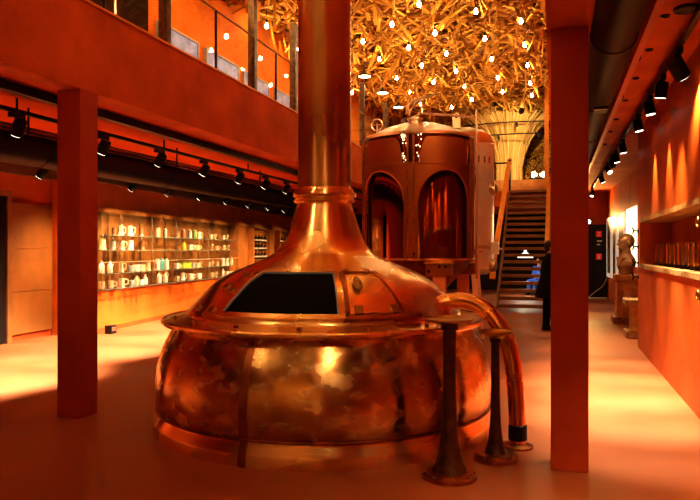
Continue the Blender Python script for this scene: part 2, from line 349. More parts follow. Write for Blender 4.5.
# ---------------------------------------------------------------- brew kettle
KX, KY = -2.102, 6.132
ACAM = math.degrees(math.atan2(-KY, -KX))      # bearing from the kettle to where one stands
K = thing('brew_kettle', (KX, KY, 0), 'huge round copper brew kettle with tall chimney and a black window', 'brew kettle')
belly = [(1.525, .17), (1.545, .20), (1.557, .27), (1.557, .43), (1.535, .58), (1.50, .70), (1.46, .79), (1.425, .86), (1.40, .93)]
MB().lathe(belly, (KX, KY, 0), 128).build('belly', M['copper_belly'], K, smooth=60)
MB().lathe([(1.575, 0), (1.575, .08), (1.570, .10), (1.54, .155), (1.535, .175), (1.50, .185)], (KX, KY, 0), 128).build('base_flange', M['copper_dome'], K, smooth=35)
MB().lathe([(1.40, .925), (1.455, .93), (1.485, .937), (1.505, .955), (1.505, .975), (1.49, .988), (1.475, .985), (1.44, .985), (1.31, 1.015), (1.27, 1.02), (1.25, 1.0)], (KX, KY, 0), 128).build('rim', M['copper_dome'], K, smooth=35)
domep = [(1.288, 1.005), (1.285, 1.03), (1.27, 1.05), (1.235, 1.085), (1.126, 1.205), (.998, 1.318), (.841, 1.405), (.659, 1.478), (.522, 1.543), (.447, 1.595), (.385, 1.68), (.342, 1.78), (.305, 1.89), (.272, 2.0), (.252, 2.06)]
def smooth_prof(p, k=3):
    out = []
    for i in range(len(p)-1):
        p0, p1, p2, p3 = p[max(i-1, 0)], p[i], p[i+1], p[min(i+2, len(p)-1)]
        for j in range(k):
            u = j/k
            out.append(tuple(.5*((2*p1[a])+(-p0[a]+p2[a])*u+(2*p0[a]-5*p1[a]+4*p2[a]-p3[a])*u*u+(-p0[a]+3*p1[a]-3*p2[a]+p3[a])*u**3) for a in (0, 1)))
    return out+[p[-1]]
domes = smooth_prof(domep, 3)
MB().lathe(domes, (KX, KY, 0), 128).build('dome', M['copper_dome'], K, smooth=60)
col = [(.252, 2.05), (.275, 2.045), (.29, 2.055), (.292, 2.07), (.278, 2.08), (.278, 2.092), (.30, 2.10), (.306, 2.118), (.300, 2.135), (.28, 2.142), (.28, 2.155), (.272, 2.175), (.256, 2.18), (.252, 2.19)]
MB().lathe(col, (KX, KY, 0), 64).build('neck_collar', M['copper_dome'], K, smooth=40)
MB().lathe([(.253, 2.17), (.253, 7.34)], (KX, KY, 0), 64).build('chimney', M['copper_chimney'], K, smooth=True)
def dome_rz(tt):                                # tt 0 at r=1.235 .. 1 at r=.86
    r = 1.235+(0.862-1.235)*tt
    for (r0, z0), (r1, z1) in zip(domes, domes[1:]):
        if r1 <= r <= r0: return r, z0+(z1-z0)*(r0-r)/max(r0-r1, 1e-6)
    return r, 1.2
def dpt(phi, tt, off=0):
    r, z = dome_rz(tt); a = math.radians(ACAM+phi)
    r2, z2 = dome_rz(tt+.02); tr, tz = r2-r, z2-z; l = math.hypot(tr, tz); nr, nz = tz/l, -tr/l
    r += nr*off; z += nz*off
    return (KX+r*math.cos(a), KY+r*math.sin(a), z)
def dpatch(mb, pa0, pb0, pa1, pb1, t0, t1, off, th, nu=16, nv=8):   # slab lying on the dome
    def edge(v): return (pa0+(pa1-pa0)*v, pb0+(pb1-pb0)*v)
    top = []; bot = []
    for j in range(nv+1):
        v = j/nv; a, b = edge(v)
        for i in range(nu+1):
            ph = a+(b-a)*i/nu; tt = t0+(t1-t0)*v
            top.append(dpt(ph, tt, off+th)); bot.append(dpt(ph, tt, off))
    n = nu+1; fs = [(j*n+i, j*n+i+1, (j+1)*n+i+1, (j+1)*n+i) for j in range(nv) for i in range(nu)]; L = len(top)
    fs2 = [tuple(L+q for q in reversed(f)) for f in fs]
    bd = [i for i in range(nu)]+[nu+j*n for j in range(nv)]+[nv*n+nu-i for i in range(nu)]+[(nv-j)*n for j in range(nv)]
    sd = [(bd[k], bd[(k+1) % len(bd)], L+bd[(k+1) % len(bd)], L+bd[k]) for k in range(len(bd))]
    mb.add(top+bot, fs+fs2+sd); return mb
win = dpatch(MB(), -41.5, 5.2, -36, 4.9, -.0, 1.0, .004, .006).build('window', M['blackmatte'], K, smooth=30)
fb = MB(); dpatch(fb, -43.5, 7.2, -43.3, 7.2, -.09, -.0, .0, .035, 24, 1); dpatch(fb, -38, 6.6, -37.6, 6.6, 1.0, 1.06, 0, .03, 24, 1)
dpatch(fb, -43.3, -41.4, -37.6, -36, 0, 1, 0, .028, 2, 8); dpatch(fb, 5.2, 7.2, 4.9, 6.9, 0, 1, 0, .028, 2, 8)
fb.build('window_frame', M['copper_dome'], win, smooth=30)
eb = MB(); dpatch(eb, -36, 4.9, -35.9, 4.8, .975, .995, .01, .014, 24, 1); dpatch(eb, -41.4, -40.9, -36, -35.5, 0, .99, .01, .014, 1, 8); dpatch(eb, -30, 5, -30, 5, .0, .014, .01, .012, 20, 1)
dpatch(eb, 4.7, 5.1, 4.4, 4.8, 0, .99, .01, .014, 1, 8)
eb.build('window_highlight', M['edge_highlight'], win, smooth=30)  # pale strips paint the highlight along the window edges
hat = dpatch(MB(), 8.4, 30.2, 9.4, 27.5, .02, .98, .002, .02).build('hatch', M['copper_dome'], K, smooth=30)
hb = MB(); dpatch(hb, 7.6, 9.2, 8.6, 10.6, 0, 1, 0, .032, 2, 8); dpatch(hb, 29.6, 30.9, 27, 28.4, 0, 1, 0, .032, 2, 8); dpatch(hb, 8, 30, 8, 29, .97, 1.02, 0, .032, 14, 1)
hb.build('hatch_frame', M['copper_dark'], hat, smooth=30)
dpatch(MB(), 6.5, 38, 6.5, 38, -.1, -.03, 0, .035, 20, 1).build('hatch_sill', M['copper_dark'], hat, smooth=30)
def dlump(mb, phi, tt, r, h): mb.ball(dpt(phi, tt, h*.4), r, r, r*.8, 10, 6)
hd = MB(); P1 = dpt(14.6, .70, .03); P2 = dpt(14.6, .42, .03); pts = []
for k in range(16):
    a = 2*PI*k/16; mid = dpt(14.6+1.35*math.sin(a), .56+.13*math.cos(a), .05); pts.append(mid)
hd.tube(pts, .012, 8, closed=True); hd.tube([dpt(14.6, .68, .02), dpt(14.6, .56, .06), dpt(14.6, .44, .02)], .014, 8); hd.ball(dpt(14.6, .56, .05), .026, .026, .026, 10, 8)
hd.build('handle', M['brass'], hat, smooth=True)
for ph in (11.8, 24): dlump(hh := MB(), ph, 1.02, .03, .06); hh.build('hinge', M['copper_dark'], hat, smooth=True)
for ph in (12.5, 27): dpatch(MB(), ph-1.7, ph+1.7, ph-1.7, ph+1.7, .0, .13, .02, .02, 4, 2).build('clamp_plate', M['brass'], hat, smooth=30)
for ph, tt in ((-53, .5), (-46.5, .44), (-63, .03), (-50, .03), (-50, .95), (-41, .98)):
    dpatch(MB(), ph-1.8, ph+1.8, ph-1.4, ph+2.2, tt-.03, tt+.05, .0, .018, 4, 2).build('latch_plate', M['brass'], K, smooth=30)
for ph in range(-74, 80, 22):
    a = math.radians(ACAM+ph); b = MB(); b.ball((KX+1.375*math.cos(a), KY+1.375*math.sin(a), 1.005), .02, .02, .016, 10, 6); b.build('rim_bolt', M['copper_dark'], K, smooth=True)
sp = MB()
full = [(1.576, .0), (1.576, .09), (1.545, .16), (1.548, .2), (1.56, .27), (1.56, .43), (1.538, .58), (1.503, .70), (1.463, .79), (1.428, .86), (1.41, .92)]
fs_ = smooth_prof(full, 3); a0 = math.radians(ACAM-22.8); hw = .021
sp.lathe([(r+.004, z) for r, z in fs_], (KX, KY, 0), 3, a0-hw, a0+hw); sp.lathe([(r-.01, z) for r, z in fs_], (KX, KY, 0), 3, a0-hw, a0+hw)
for sg in (-hw, hw):
    vv = [(KX+(r+o)*math.cos(a0+sg), KY+(r+o)*math.sin(a0+sg), z) for r, z in fs_ for o in (.004, -.01)]
    sp.add(vv, [(2*i, 2*i+1, 2*i+3, 2*i+2) for i in range(len(fs_)-1)])
for (r, z) in fs_[3::2]:
    for sg in (-.013, .013): sp.ball((KX+(r+.004)*math.cos(a0+sg), KY+(r+.004)*math.sin(a0+sg), z), .006, .006, .006, 6, 4)
sp.build('seam_strap', M['copper_dark'], K, smooth=35)
MB().lathe([(1.552, .185), (1.558, .19), (1.558, .2), (1.55, .205)], (KX, KY, 0), 128).build('seam_ring', M['copper_dark'], K, smooth=True)

# ---------------------------------------------------------------- funnel standpipes and curved pipe
def standpipe(x, y, h, rt, rs, rb, label):
    t = thing('funnel_standpipe', (x, y, 0), label, 'standpipe', 'funnel standpipes beside the kettle')
    MB().lathe([(0, h-.05), (.05, h-.05), (rt*.5, h-.03), (rt*.97, h-.012), (rt, h), (rt*.97, h+.008), (rt*.9, h-.004), (rt*.45, h-.02), (.03, h-.03), (0, h-.03)], (x, y, 0), 48).build('funnel', M['brass'], t, smooth=50)
    MB().lathe([(rs, h-.04), (rs*1.25, h-.045), (rs*1.3, h-.075), (rs*1.02, h-.08), (rs*.98, h-.12), (rs*.95, h*.7), (rs, h*.5), (rs*1.12, h*.36), (rs*1.3, h*.25), (rs*1.65, h*.15), (rs*2.1, h*.085), (rs*2.45, .06), (rs*2.5, .045)], (x, y, 0), 40).build('stem', M['bronze_stand'], t, smooth=60)
    MB().lathe([(rs*2.4, .05), (rb*.84, .048), (rb*.86, .03), (rb, .026), (rb, .004), (rb*.99, 0), (0, 0)], (x, y, 0), 48).build('base_flange', M['copper_dark'], t, smooth=30)
    for k in range(8):
        a = 2*PI*k/8+.3; MB().ball((x+rb*.9*math.cos(a), y+rb*.9*math.sin(a), .034), .012, .012, .012, 8, 6).build('bolt', M['brass'], t, smooth=True)
standpipe(-.712, 4.79, 1.115, .182, .048, .195, 'larger bronze funnel standpipe standing in front of the kettle')
standpipe(-.436, 5.306, .975, .13, .034, .17, 'smaller bronze funnel standpipe between the kettle and the curved pipe')
t = thing('overflow_pipe', (-.288, 5.68, 0), 'thick curved copper pipe arching from the kettle dome to the floor', 'pipe')
pth = [(-1.10, 5.86, 1.06), (-1.01, 5.90, 1.115), (-.90, 5.94, 1.150), (-.78, 5.94, 1.165), (-.66, 5.90, 1.14), (-.545, 5.84, 1.08), (-.45, 5.78, .98), (-.38, 5.73, .86), (-.335, 5.70, .70), (-.312, 5.685, .5), (-.298, 5.68, .3), (-.29, 5.68, .03)]
pp = [tuple(q) for q in pth]
def cr3(p, k=5):
    out = []
    for i in range(len(p)-1):
        p0, p1, p2, p3 = [Vector(p[j]) for j in (max(i-1, 0), i, i+1, min(i+2, len(p)-1))]
        for j in range(k):
            u = j/k; out.append(.5*((2*p1)+(-p0+p2)*u+(2*p0-5*p1+4*p2-p3)*u*u+(-p0+3*p1-3*p2+p3)*u**3))
    return out+[Vector(p[-1])]
MB().tube(cr3(pp), .068, 24).build('pipe', M['copper_pipe'], t, smooth=True)
MB().lathe([(.069, .06), (.075, .065), (.075, .18), (.069, .185)], (-.291, 5.68, 0), 32).build('coupling', M['black'], t, smooth=40)
MB().lathe([(.07, .035), (.095, .03), (.125, .018), (.125, 0)], (-.29, 5.68, 0), 36).build('flange', M['copper_dark'], t, smooth=30)
a = math.radians(-16.8)
MB().tube([(-1.13, 5.845, 1.035), (-1.065, 5.875, 1.078)], [.10, .078], 24).build('wall_collar', M['copper_pipe'], t, smooth=40)

# ---------------------------------------------------------------- arched copper tank
TX, TY, TR, Z0, Z1 = -2.298, 11.841, .97, 1.46, 3.45
TA = math.degrees(math.atan2(-TY, -TX))
T = thing('copper_tank', (TX, TY, 0), 'round copper clad tank with tall arches behind the kettle', 'brewing tank')
MB().lathe([(.90, Z0), (.90, 3.52)], (TX, TY, 0), 96).build('vessel', M['copper_mirror'], T, smooth=True)
def zlo(ph):
    d = (ph+8+36+720) % 72-36      # distance from pillar
    q = 36-abs(d)                  # distance from arch centre
    hw = 30.0
    if q < hw: return 2.36+.56*math.sqrt(max(0, 1-(q/hw)**2))
    return Z0
def zhi(ph):
    d = abs((ph+8+36+720) % 72-36)
    if d < 9: return 3.03
    if d < 17: return 3.03+(Z1-3.03)*math.sqrt(max(0, 1-((17-d)/8)**2))
    return Z1
cl = MB(); N = 720; NZ = 6; vo = []
for rr in (TR, TR-.03):
    for k in range(N):
        ph = k*360/N; a = math.radians(TA+ph); lo, hi = zlo(ph), zhi(ph)
        for j in range(NZ+1):
            z = lo+(hi-lo)*j/NZ; vo.append((TX+rr*math.cos(a), TY+rr*math.sin(a), z))
fo = []; n = NZ+1; L = N*n
for k in range(N):
    k2 = (k+1) % N
    for j in range(NZ):
        q = (k*n+j, k2*n+j, k2*n+j+1, k*n+j+1); fo.append(q); fo.append(tuple(L+i for i in reversed(q)))
    fo.append((k*n, L+k*n, L+k2*n, k2*n)); fo.append((k*n+NZ, k2*n+NZ, L+k2*n+NZ, L+k*n+NZ))
cl.add(vo, fo); clad = cl.build('cladding', M['copper_clad'], T, smooth=40)
MB().lathe([(TR, 3.0), (TR+.008, 3.005), (TR+.008, 3.03), (TR, 3.035)], (TX, TY, 0), 96).build('seam_band', M['copper_clad'], clad, smooth=40)
for k in range(5):
    for off in (-3.0, 3.0):
        a = math.radians(TA-8+72*k+off); x, y = TX+(TR+.015)*math.cos(a), TY+(TR+.015)*math.sin(a)
        MB().tube([(x, y, Z0), (x, y, 3.5)], .02, 10).build('mullion', M['copper_dark'], clad, smooth=True)
for k in range(5):                                # bright bevelled reveal along each arch
    ac = -8+36+72*k; pts = []
    for i in range(33):
        q = -30+60*i/32; a = math.radians(TA+ac+q); z = 2.36+.56*math.sqrt(max(0, 1-(q/30)**2))
        pts.append((TX+(TR+.002)*math.cos(a), TY+(TR+.002)*math.sin(a), z))
    a = math.radians(TA+ac-30); b = math.radians(TA+ac+30)
    pts = [(pts[0][0], pts[0][1], Z0)]+pts+[(pts[-1][0], pts[-1][1], Z0)]
    MB().tube(pts, .018, 8).build('arch_edge', M['copper_clad'], clad, smooth=True)
MB().lathe([(.96, 3.5), (.975, 3.53), (.96, 3.56), (.90, 3.58), (.6, 3.72), (.35, 3.80), (.2, 3.82), (0, 3.82)], (TX, TY, 0), 72).build('top', M['steel'], T, smooth=40)
MB().lathe([(.975, Z0-.03), (.975, Z0), (.89, Z0)], (TX, TY, 0), 72).build('bottom_ring', M['copper_dome'], T, smooth=30)
MB().lathe([(.93, Z0-.02), (.90, Z0-.08), (.5, .95), (.18, .72), (.1, .55), (.1, 0)], (TX, TY, 0), 64).build('bottom', M['copper_dark'], T, smooth=40)
for ph in (23, 113, 203, 293):
    a = math.radians(TA+ph); x, y = TX+.86*math.cos(a), TY+.86*math.sin(a)
    lg = MB().bev(x-.10, x+.10, y-.10, y+.10, 0, 1.22, .01).build('leg', M['leg_orange'], T)
    MB().bev(x-.21, x+.21, y-.13, y+.13, 1.17, 1.36, .01).build('bracket', M['copper_clad'], lg)
    MB().bev(x-.24, x+.24, y-.16, y+.16, 1.37, 1.43, .01).build('mounting_plate', M['copper_dome'], lg)
    for s_ in (-.15, .02, .12): MB().tube([(x+s_, y-.128, 1.28+(.05 if s_ > 0 else -.03)), (x+s_, y-.15, 1.28+(.05 if s_ > 0 else -.03))], .025, 10).build('bolt', M['black'], lg, smooth=40)
# manhole with lever on top
ex, ey = TX+.02, TY-.45
mh = MB(); mh.lathe([(.11, 3.70), (.11, 3.80), (.13, 3.81), (.13, 3.84), (.05, 3.87), (0, 3.87)], (ex, ey, 0), 32); mh.build('manhole', M['steel'], T, smooth=35)
lv = MB(); lv.tube(cr3([(ex-.10, ey, 3.9), (ex-.12, ey, 4.04), (ex-.02, ey, 4.14), (ex+.12, ey, 4.17), (ex+.34, ey, 4.22)]), .025, 8); lv.tube([(ex+.12, ey, 3.9), (ex+.12, ey, 4.17)], .02, 8); lv.tube(cr3([(ex-.08, ey-.05, 3.92), (ex+.02, ey-.05, 4.1), (ex+.18, ey-.05, 4.12)]), .016, 8)
lv.build('manhole_lever', M['steel'], T, smooth=True)
hw_ = MB(); cx, cy, cz = TX-.70, TY-.25, 3.78
hw_.tube([(cx+.10*math.cos(k*PI/10), cy, cz+.02+.10*math.sin(k*PI/10)) for k in range(20)], .014, 8, closed=True); hw_.tube([(cx, cy, 3.55), (cx, cy, 3.80)], .018, 8); hw_.tube([(cx-.1, cy, cz+.02), (cx+.1, cy, cz+.02)], .009, 6)
hw_.build('handwheel', M['steel'], T, smooth=True)

# stainless tank behind
SX, SY, SR = -1.69, 12.9, .60
U = thing('steel_tank', (SX, SY, 0), 'pale stainless steel tank beside the copper clad tank', 'brewing tank')
MB().lathe([(SR*.8, 1.15), (SR, 1.25), (SR, 3.55)], (SX, SY, 0), 64, capb=True).build('shell', M['steel_dull'], U, smooth=40)
MB().lathe([(SR, 3.55), (SR+.012, 3.57), (SR*.93, 3.72), (SR*.7, 3.83), (SR*.4, 3.88), (0, 3.9)], (SX, SY, 0), 64).build('dome_top', M['steel'], U, smooth=40)
MB().lathe([(SR+.004, 1.62), (SR+.014, 1.63), (SR+.014, 1.67), (SR+.004, 1.68)], (SX, SY, 0), 64).build('band', M['steel'], U, smooth=40)
for k, ph in enumerate((38, 158, 278)):
    a = math.radians(TA+ph-12); p = (SX+.48*math.cos(a), SY+.48*math.sin(a)); q = (SX+.68*math.cos(a), SY+.68*math.sin(a))
    MB().beam((p[0], p[1], 1.35), (q[0], q[1], 0), .20, .06, up=(math.sin(a), -math.cos(a), 0)).build('leg', M['steel_dull'], U)
a = math.radians(TA+62); gx, gy = SX+(SR)*math.cos(a), SY+SR*math.sin(a)
dv = Vector((math.cos(a), math.sin(a), 0))
for z, r in ((2.72, .11), (1.32, .12)):
    g = MB(); p = Vector((gx, gy, z)); g.tube([p-dv*.02, p+dv*.05, p+dv*.051, p+dv*.09], [r, r, r*.8, r*.7], 20); g.build('manway_cover', M['steel'], U, smooth=40)
vb = MB(); p = Vector((gx, gy, 1.62)); vb.bev(p.x-.01, p.x+.13, p.y-.08, p.y+.06, 1.52, 1.75, .01); vb.tube([p, p+dv*.2], .02, 8); vb.build('valve_box', M['steel_dull'], U)
vt = MB()
for k in range(4):
    a2 = math.radians(TA+14+k*12); vt.tube([(SX+(SR+.02)*math.cos(a2), SY+(SR+.02)*math.sin(a2), 3.18), (SX+(SR+.02)*math.cos(a2), SY+(SR+.02)*math.sin(a2), 3.30)], .014, 6)
vt.build('clamp_ring', M['copper_dark'], U, smooth=True)
t = thing('steam_pipe', (-1.31, 12.02, 1.1), 'slim steel pipe running over the tank tops and down beside the tank', 'pipe')
hx, hy = TX+.25, TY-.35
MB().tube(cr3([(TX+.06, TY-.42, 3.80), (TX+.07, TY-.42, 3.92), (TX+.16, TY-.36, 3.93), (-1.42, 12.02, 3.93), (-1.33, 12.02, 3.91), (-1.31, 12.02, 3.83), (-1.31, 12.02, 1.1)], 6), .021, 12).build('pipe', M['pipe_rose'], t, smooth=True)
MB().tube([(-1.31, 12.02, 1.52), (-1.31, 12.02, 1.60)], .055, 12).build('union', M['steel'], t, smooth=40)
MB().tube([(-1.31, 12.02, 1.57), (-1.20, 12.0, 1.57)], .014, 8).build('tap', M['steel'], t, smooth=True)
fl_ = thing('bulb_reflections', (TX, TY, 3.5), 'glowing beads painting bulb reflections in the gap between the tank panels', 'painted reflections')
for k in range(40):  # glowing beads painted in as reflections of the ceiling bulbs
    ph = -8+rng.choice((-1, 1))*rng.uniform(4.2, 11.5); z = 3.52-rng.random()**1.6*.5; a = math.radians(TA+ph)
    MB().ball((TX+.915*math.cos(a), TY+.915*math.sin(a), z), .008, .008, .014, 6, 5).build('light', M['reflection_bead'], fl_, smooth=True)
t = thing('inspection_nozzle', (-1.72, 12.5, 3.85), 'rounded steel nozzle plate standing on the stainless tank top', 'nozzle')
nb = MB(); nb.add([], []); pts2 = [(-.07, 0), (.07, 0), (.07, .2)]+[(.07*math.cos(k*PI/8), .2+.07*math.sin(k*PI/8)) for k in range(1, 8)]+[(-.07, .2)]
nb.loft([[(-1.72+px_, 12.45+yy, 3.82+pz_) for px_, pz_ in pts2] for yy in (-.05, .05)]); nb.build('plate', M['steel'], t, smooth=40)
MB().tube([(-1.72, 12.38, 4.03), (-1.72, 12.52, 4.03)], .035, 12).build('port', M['black'], t, smooth=40)

# ---------------------------------------------------------------- staircase
st = thing('staircase', (-.82, 18.1, 0), 'open wooden staircase climbing to the upper landing', 'staircase')
NS = 19; RI = 3.55/NS; GO = .262; SY0 = 18.06
for i in range(NS):
    MB().bev(-1.42, -.2, SY0+i*GO, SY0+i*GO+.27, RI*(i+1)-.085, RI*(i+1), .006).build('tread', M['wood_tread'], st)
for x in (-1.46, -.16):
    MB().beam((x, SY0-.05, -.02+.05), (x, SY0+NS*GO, 3.4), .05, .22).build('stringer', M['wood_tread'], st)
MB().beam((-1.50, 18.45, 1.68), (-1.45, 23.3, 4.62), .14, .07).build('handrail', M['wood_rail'], st)
MB().beam((-1.555, 17.95, .85), (-1.50, 18.35, 1.85), .14, .07).build('rail_end', M['wood_rail'], st)
MB().beam((-.2, 17.95, 1.62), (-.2, 23.2, 3.75), .11, .07).build('handrail', M['wood_rail'], st)
MB().box(-1.47, -1.40, 23.1, 23.17, 3.5, 4.6).build('post', M['black'], st)
MB().tube([(-2.1, 23.2, 4.5), (-1.42, 23.2, 4.5)], .025, 8).build('landing_rail', M['black'], st, smooth=True)
MB().box(-2.12, -2.07, 23.17, 23.22, 3.5, 4.5).build('post', M['black'], st)
tag(MB().bev(-.33, -.19, 23.08, 23.2, 3.55, 7.34, .01).build('landing_post', M['wood_rail']), 'tall orange post rising from the landing beside the stair top', 'post')
# ---------------------------------------------------------------- straw

def stick(mb, c, d, L, w, h):
    d = d.normalized(); u = Vector((0, 0, 1)) if abs(d.z) < .9 else Vector((1, 0, 0)); a = d.cross(u).normalized(); b = d.cross(a)
    p, q = c-d*L/2, c+d*L/2; a1, b1 = a*w/2, b*h/2; k = rng.uniform(.5, .9)
    v = [p-a1-b1, p+a1-b1, p+a1+b1, p-a1+b1, q-(a1+b1)*k, q+(a1-b1)*k, q+(a1+b1)*k, q-(a1-b1)*k]
    mb.add(v, [(0, 1, 2, 3), (7, 6, 5, 4), (0, 4, 5, 1), (1, 5, 6, 2), (2, 6, 7, 3), (3, 7, 4, 0)])
sb = MB()
for i in range(4300):
    x = rng.uniform(-6.45, -.12); y = 27.6-18.6*(rng.random()**.95); z = 6.76+abs(rng.gauss(0, .2))
    d = Vector((rng.gauss(0, 1), rng.gauss(0, 1), rng.gauss(0, .55)))
    stick(sb, Vector((x, y, min(z, 7.2))), d, rng.uniform(.6, 1.35), rng.uniform(.045, .095), rng.uniform(.02, .045))
for i in range(2600):
    x = rng.uniform(-6.45, -.12); y = rng.uniform(YB+.3, 9.2); z = 6.62+abs(rng.gauss(0, .24))
    d = Vector((rng.gauss(0, 1), rng.gauss(0, 1), rng.gauss(0, .5)))
    stick(sb, Vector((x, y, min(z, 7.2))), d, rng.uniform(.6, 1.6), rng.uniform(.04, .10), rng.uniform(.03, .05))
for i in range(3200):
    x = rng.uniform(-6.4, -.12); z = rng.uniform(3.6, 7.1); y = 27.5-abs(rng.gauss(0, .3))
    d = Vector((rng.gauss(0, 1), rng.gauss(0, .7), rng.gauss(0, 1)))
    stick(sb, Vector((x, y, z)), d, rng.uniform(.4, 1.0), rng.uniform(.015, .05), rng.uniform(.015, .03))
keep = MB()                                       # leave the chimney and the landing post clear
for k in range(0, len(sb.v), 8):
    q = [Vector(v) for v in sb.v[k:k+8]]
    if any(math.hypot(v.x-cx_, v.y-cy_) < r_ for v in q+[sum(q, Vector())/8] for cx_, cy_, r_ in ((KX, KY, .42), (-.26, 23.14, .22))): continue
    if any(abs(v.x+1.62) < 1.3 and 24.9 < v.y < 26.75 and v.z < 6.6 for v in q): continue
    keep.add(q, [(0, 1, 2, 3), (7, 6, 5, 4), (0, 4, 5, 1), (1, 5, 6, 2), (2, 6, 7, 3), (3, 7, 4, 0)])
sb2 = keep
def fast_build(mb, name, m, parent=None, origin=(0, 0, 0)):
    me = bpy.data.meshes.new(name); me.from_pydata([(x-origin[0], y-origin[1], z-origin[2]) for x, y, z in mb.v], [], mb.f); me.materials.append(m)
    o = bpy.data.objects.new(name, me); C.objects.link(o)
    if parent is not None: o.parent = parent
    return o
tag(fast_build(sb2, 'straw', M['straw']), 'tangle of golden straw sticks covering the high ceiling', 'straw', kind='stuff')
# sheaf column
sf = thing('straw_sheaf', (-1.62, 25.75, 3.55), 'flared column of pale straw behind the stair top', 'straw column')
shp = [(.44, 3.55), (.42, 4.1), (.40, 4.6), (.43, 5.1), (.52, 5.6), (.68, 6.05), (.95, 6.5)]
MB().lathe(shp, (-1.62, 25.75, 0), 32).build('core', M['sheaf'], sf, smooth=True)
ss = MB()
for i in range(520):
    a = rng.uniform(0, 2*PI); sp_ = rng.uniform(.9, 1.12); fl = rng.uniform(.9, 1.7); pts = []
    z0 = rng.uniform(0, .45)
    pr_ = [(r*sp_*.98+.02, z) for r, z in shp]
    i0 = rng.randint(0, 3); n1 = 6
    for j in range(i0, 6 if rng.random() < .4 else 7):
        r, z = pr_[j]; r *= 1+(fl-1)*max(0, (j-2)/4); pts.append((-1.62+r*math.cos(a), 25.75+r*math.sin(a), z))
    if len(pts) > 1: ss.tube(pts, .012, 4)
so = fast_build(ss, 'straw_stalks', M['sheaf'], sf, (-1.62, 25.75, 3.55)); so['kind'] = 'stuff'
# dark curved tracks round the sheaf head
for i, (z, r, nm) in enumerate([(6.05, 1.15, 'upper'), (5.65, 1.05, 'lower')]):
    t = thing('ring_track', (-1.5, 25.0, z), nm+' black curved light track in front of the straw column', 'light track', 'curved tracks')
    pts = [(-1.5+1.9*math.sin(q)*r, 25.4-1.0*math.cos(q)*r, z) for q in [(-1.0+2.0*k/20) for k in range(21)]]
    MB().tube(pts, .022, 6).build('rail', M['black'], t, smooth=True)
    for q in ((-.55, .1, .62) if i == 0 else (-.2, .5)):
        x, y = -1.5+1.9*math.sin(q)*r, 25.4-1.0*math.cos(q)*r
        MB().tube([(x, y, z), (x, y-.02, z-.10), (x+.02, y-.04, z-.17)], [.03, .05, .055], 10).build('spotlight', M['black'], t, smooth=40)
# white light cluster behind the landing parapet
t = thing('light_cluster', (-.62, 24.75, 4.06), 'bright white light cluster on the landing parapet', 'lamp')
for k in range(9):
    x = -.62+rng.uniform(-.24, .24); z = 4.16+rng.uniform(-.02, .14)
    MB().ball((x, 24.55+rng.uniform(-.04, .06), z), .05, nu=10, nv=6).build('globe', M['bead'], t, smooth=True)
MB().bev(-.86, -.38, 24.5, 24.6, 4.06, 4.12, .01).build('base', M['black'], t)

# ---------------------------------------------------------------- bulbs and pendants
rows = [(-.70, [14.6, 16.3, 18.1, 20.0, 21.6], 'row beside the beam'), (-1.56, [14.0, 15.8, 17.5, 19.4, 21.1], 'second row from the beam'),
        (-2.6, [13.6, 15.4, 17.0, 18.7, 20.4, 22.2], 'third row from the beam'), (-3.4, [14.8, 16.5, 18.1, 19.9, 23.4], 'fourth row from the beam'),
        (-4.33, [16.0, 17.5, 19.4, 21.1, 22.9], 'fifth row from the beam'), (-6.05, [14.9, 16.6, 19.0, 21.2], 'row along the gallery wall')]
s_, c_ = math.sin(YAW), math.cos(YAW)
bp_ = None
for X, Ds, nm in rows:
    for i, D in enumerate(Ds):
        Y = (D+X*s_)/c_; loc = (X, Y, 6.5)
        lab = 'bare glowing bulb under the straw, '+ORD[i]+' from the front, '+nm
        if bp_ is None:
            bp_ = thing('hanging_bulb', loc, lab, 'light bulb', 'bulbs under the straw ceiling')
            MB().lathe([(0, -.046), (.02, -.041), (.035, -.024), (.041, 0), (.034, .025), (.02, .055), (.018, .07)], loc, 16, capt=True).build('glass', M['bulb'], bp_, smooth=True)
            MB().tube([(X, Y, 6.57), (X, Y, 6.64)], .024, 10).build('socket', M['black'], bp_, smooth=40)
            MB().tube([(X, Y, 6.64), (X, Y, 7.34)], .006, 6).build('cord', M['black'], bp_)
        else:
            o = copy_tree(bp_); o.location = loc; o['label'] = lab
for X in (-1.1, -2.6, -4.1, -5.6):
    for Y in (-1.5, 1.0, 3.4, 5.6, 7.8):
        o = copy_tree(bp_); o.location = (X, Y, 6.5)
        o['label'] = 'bare glowing bulb over the kettle, '+ORD[int((Y+1.6)//2.3)]+' from the rear, '+{-1.1: 'first', -2.6: 'second', -4.1: 'third', -5.6: 'fourth'}[X]+' row from the beam'
pd = None
for i, D in enumerate([12.0, 14.0, 16.0, 18.0, 19.9, 21.9]):
    X = -4.83; Y = (D+X*s_)/c_; loc = (X, Y, 6.2)
    lab = 'white shaded pendant lamp in the gallery, '+ORD[max(0, 5-i)]+' from the far end of its row'
    if pd is None:
        pd = thing('pendant_lamp', loc, lab, 'pendant lamp', 'gallery pendant lamps')
        MB().lathe([(.16, -.01), (.16, .0), (.12, .05), (.05, .09), (.035, .16), (0, .16)], loc, 28).build('lamp_shade', M['shade_dark'], pd, smooth=40)
        MB().lathe([(0, .035), (.10, .03), (.155, -.008), (.158, -.006)], loc, 28).build('reflector', M['bead'], pd, smooth=True)
        MB().tube([(X, Y, 6.36), (X, Y, 7.34)], .006, 6).build('cord', M['black'], pd)
    else:
        o = copy_tree(pd); o.location = loc; o['label'] = lab
    lamp('SPOT', (X, Y, 6.15), 32, (1, .66, .3), .12, (-.45, 0, -1), 165, .5)

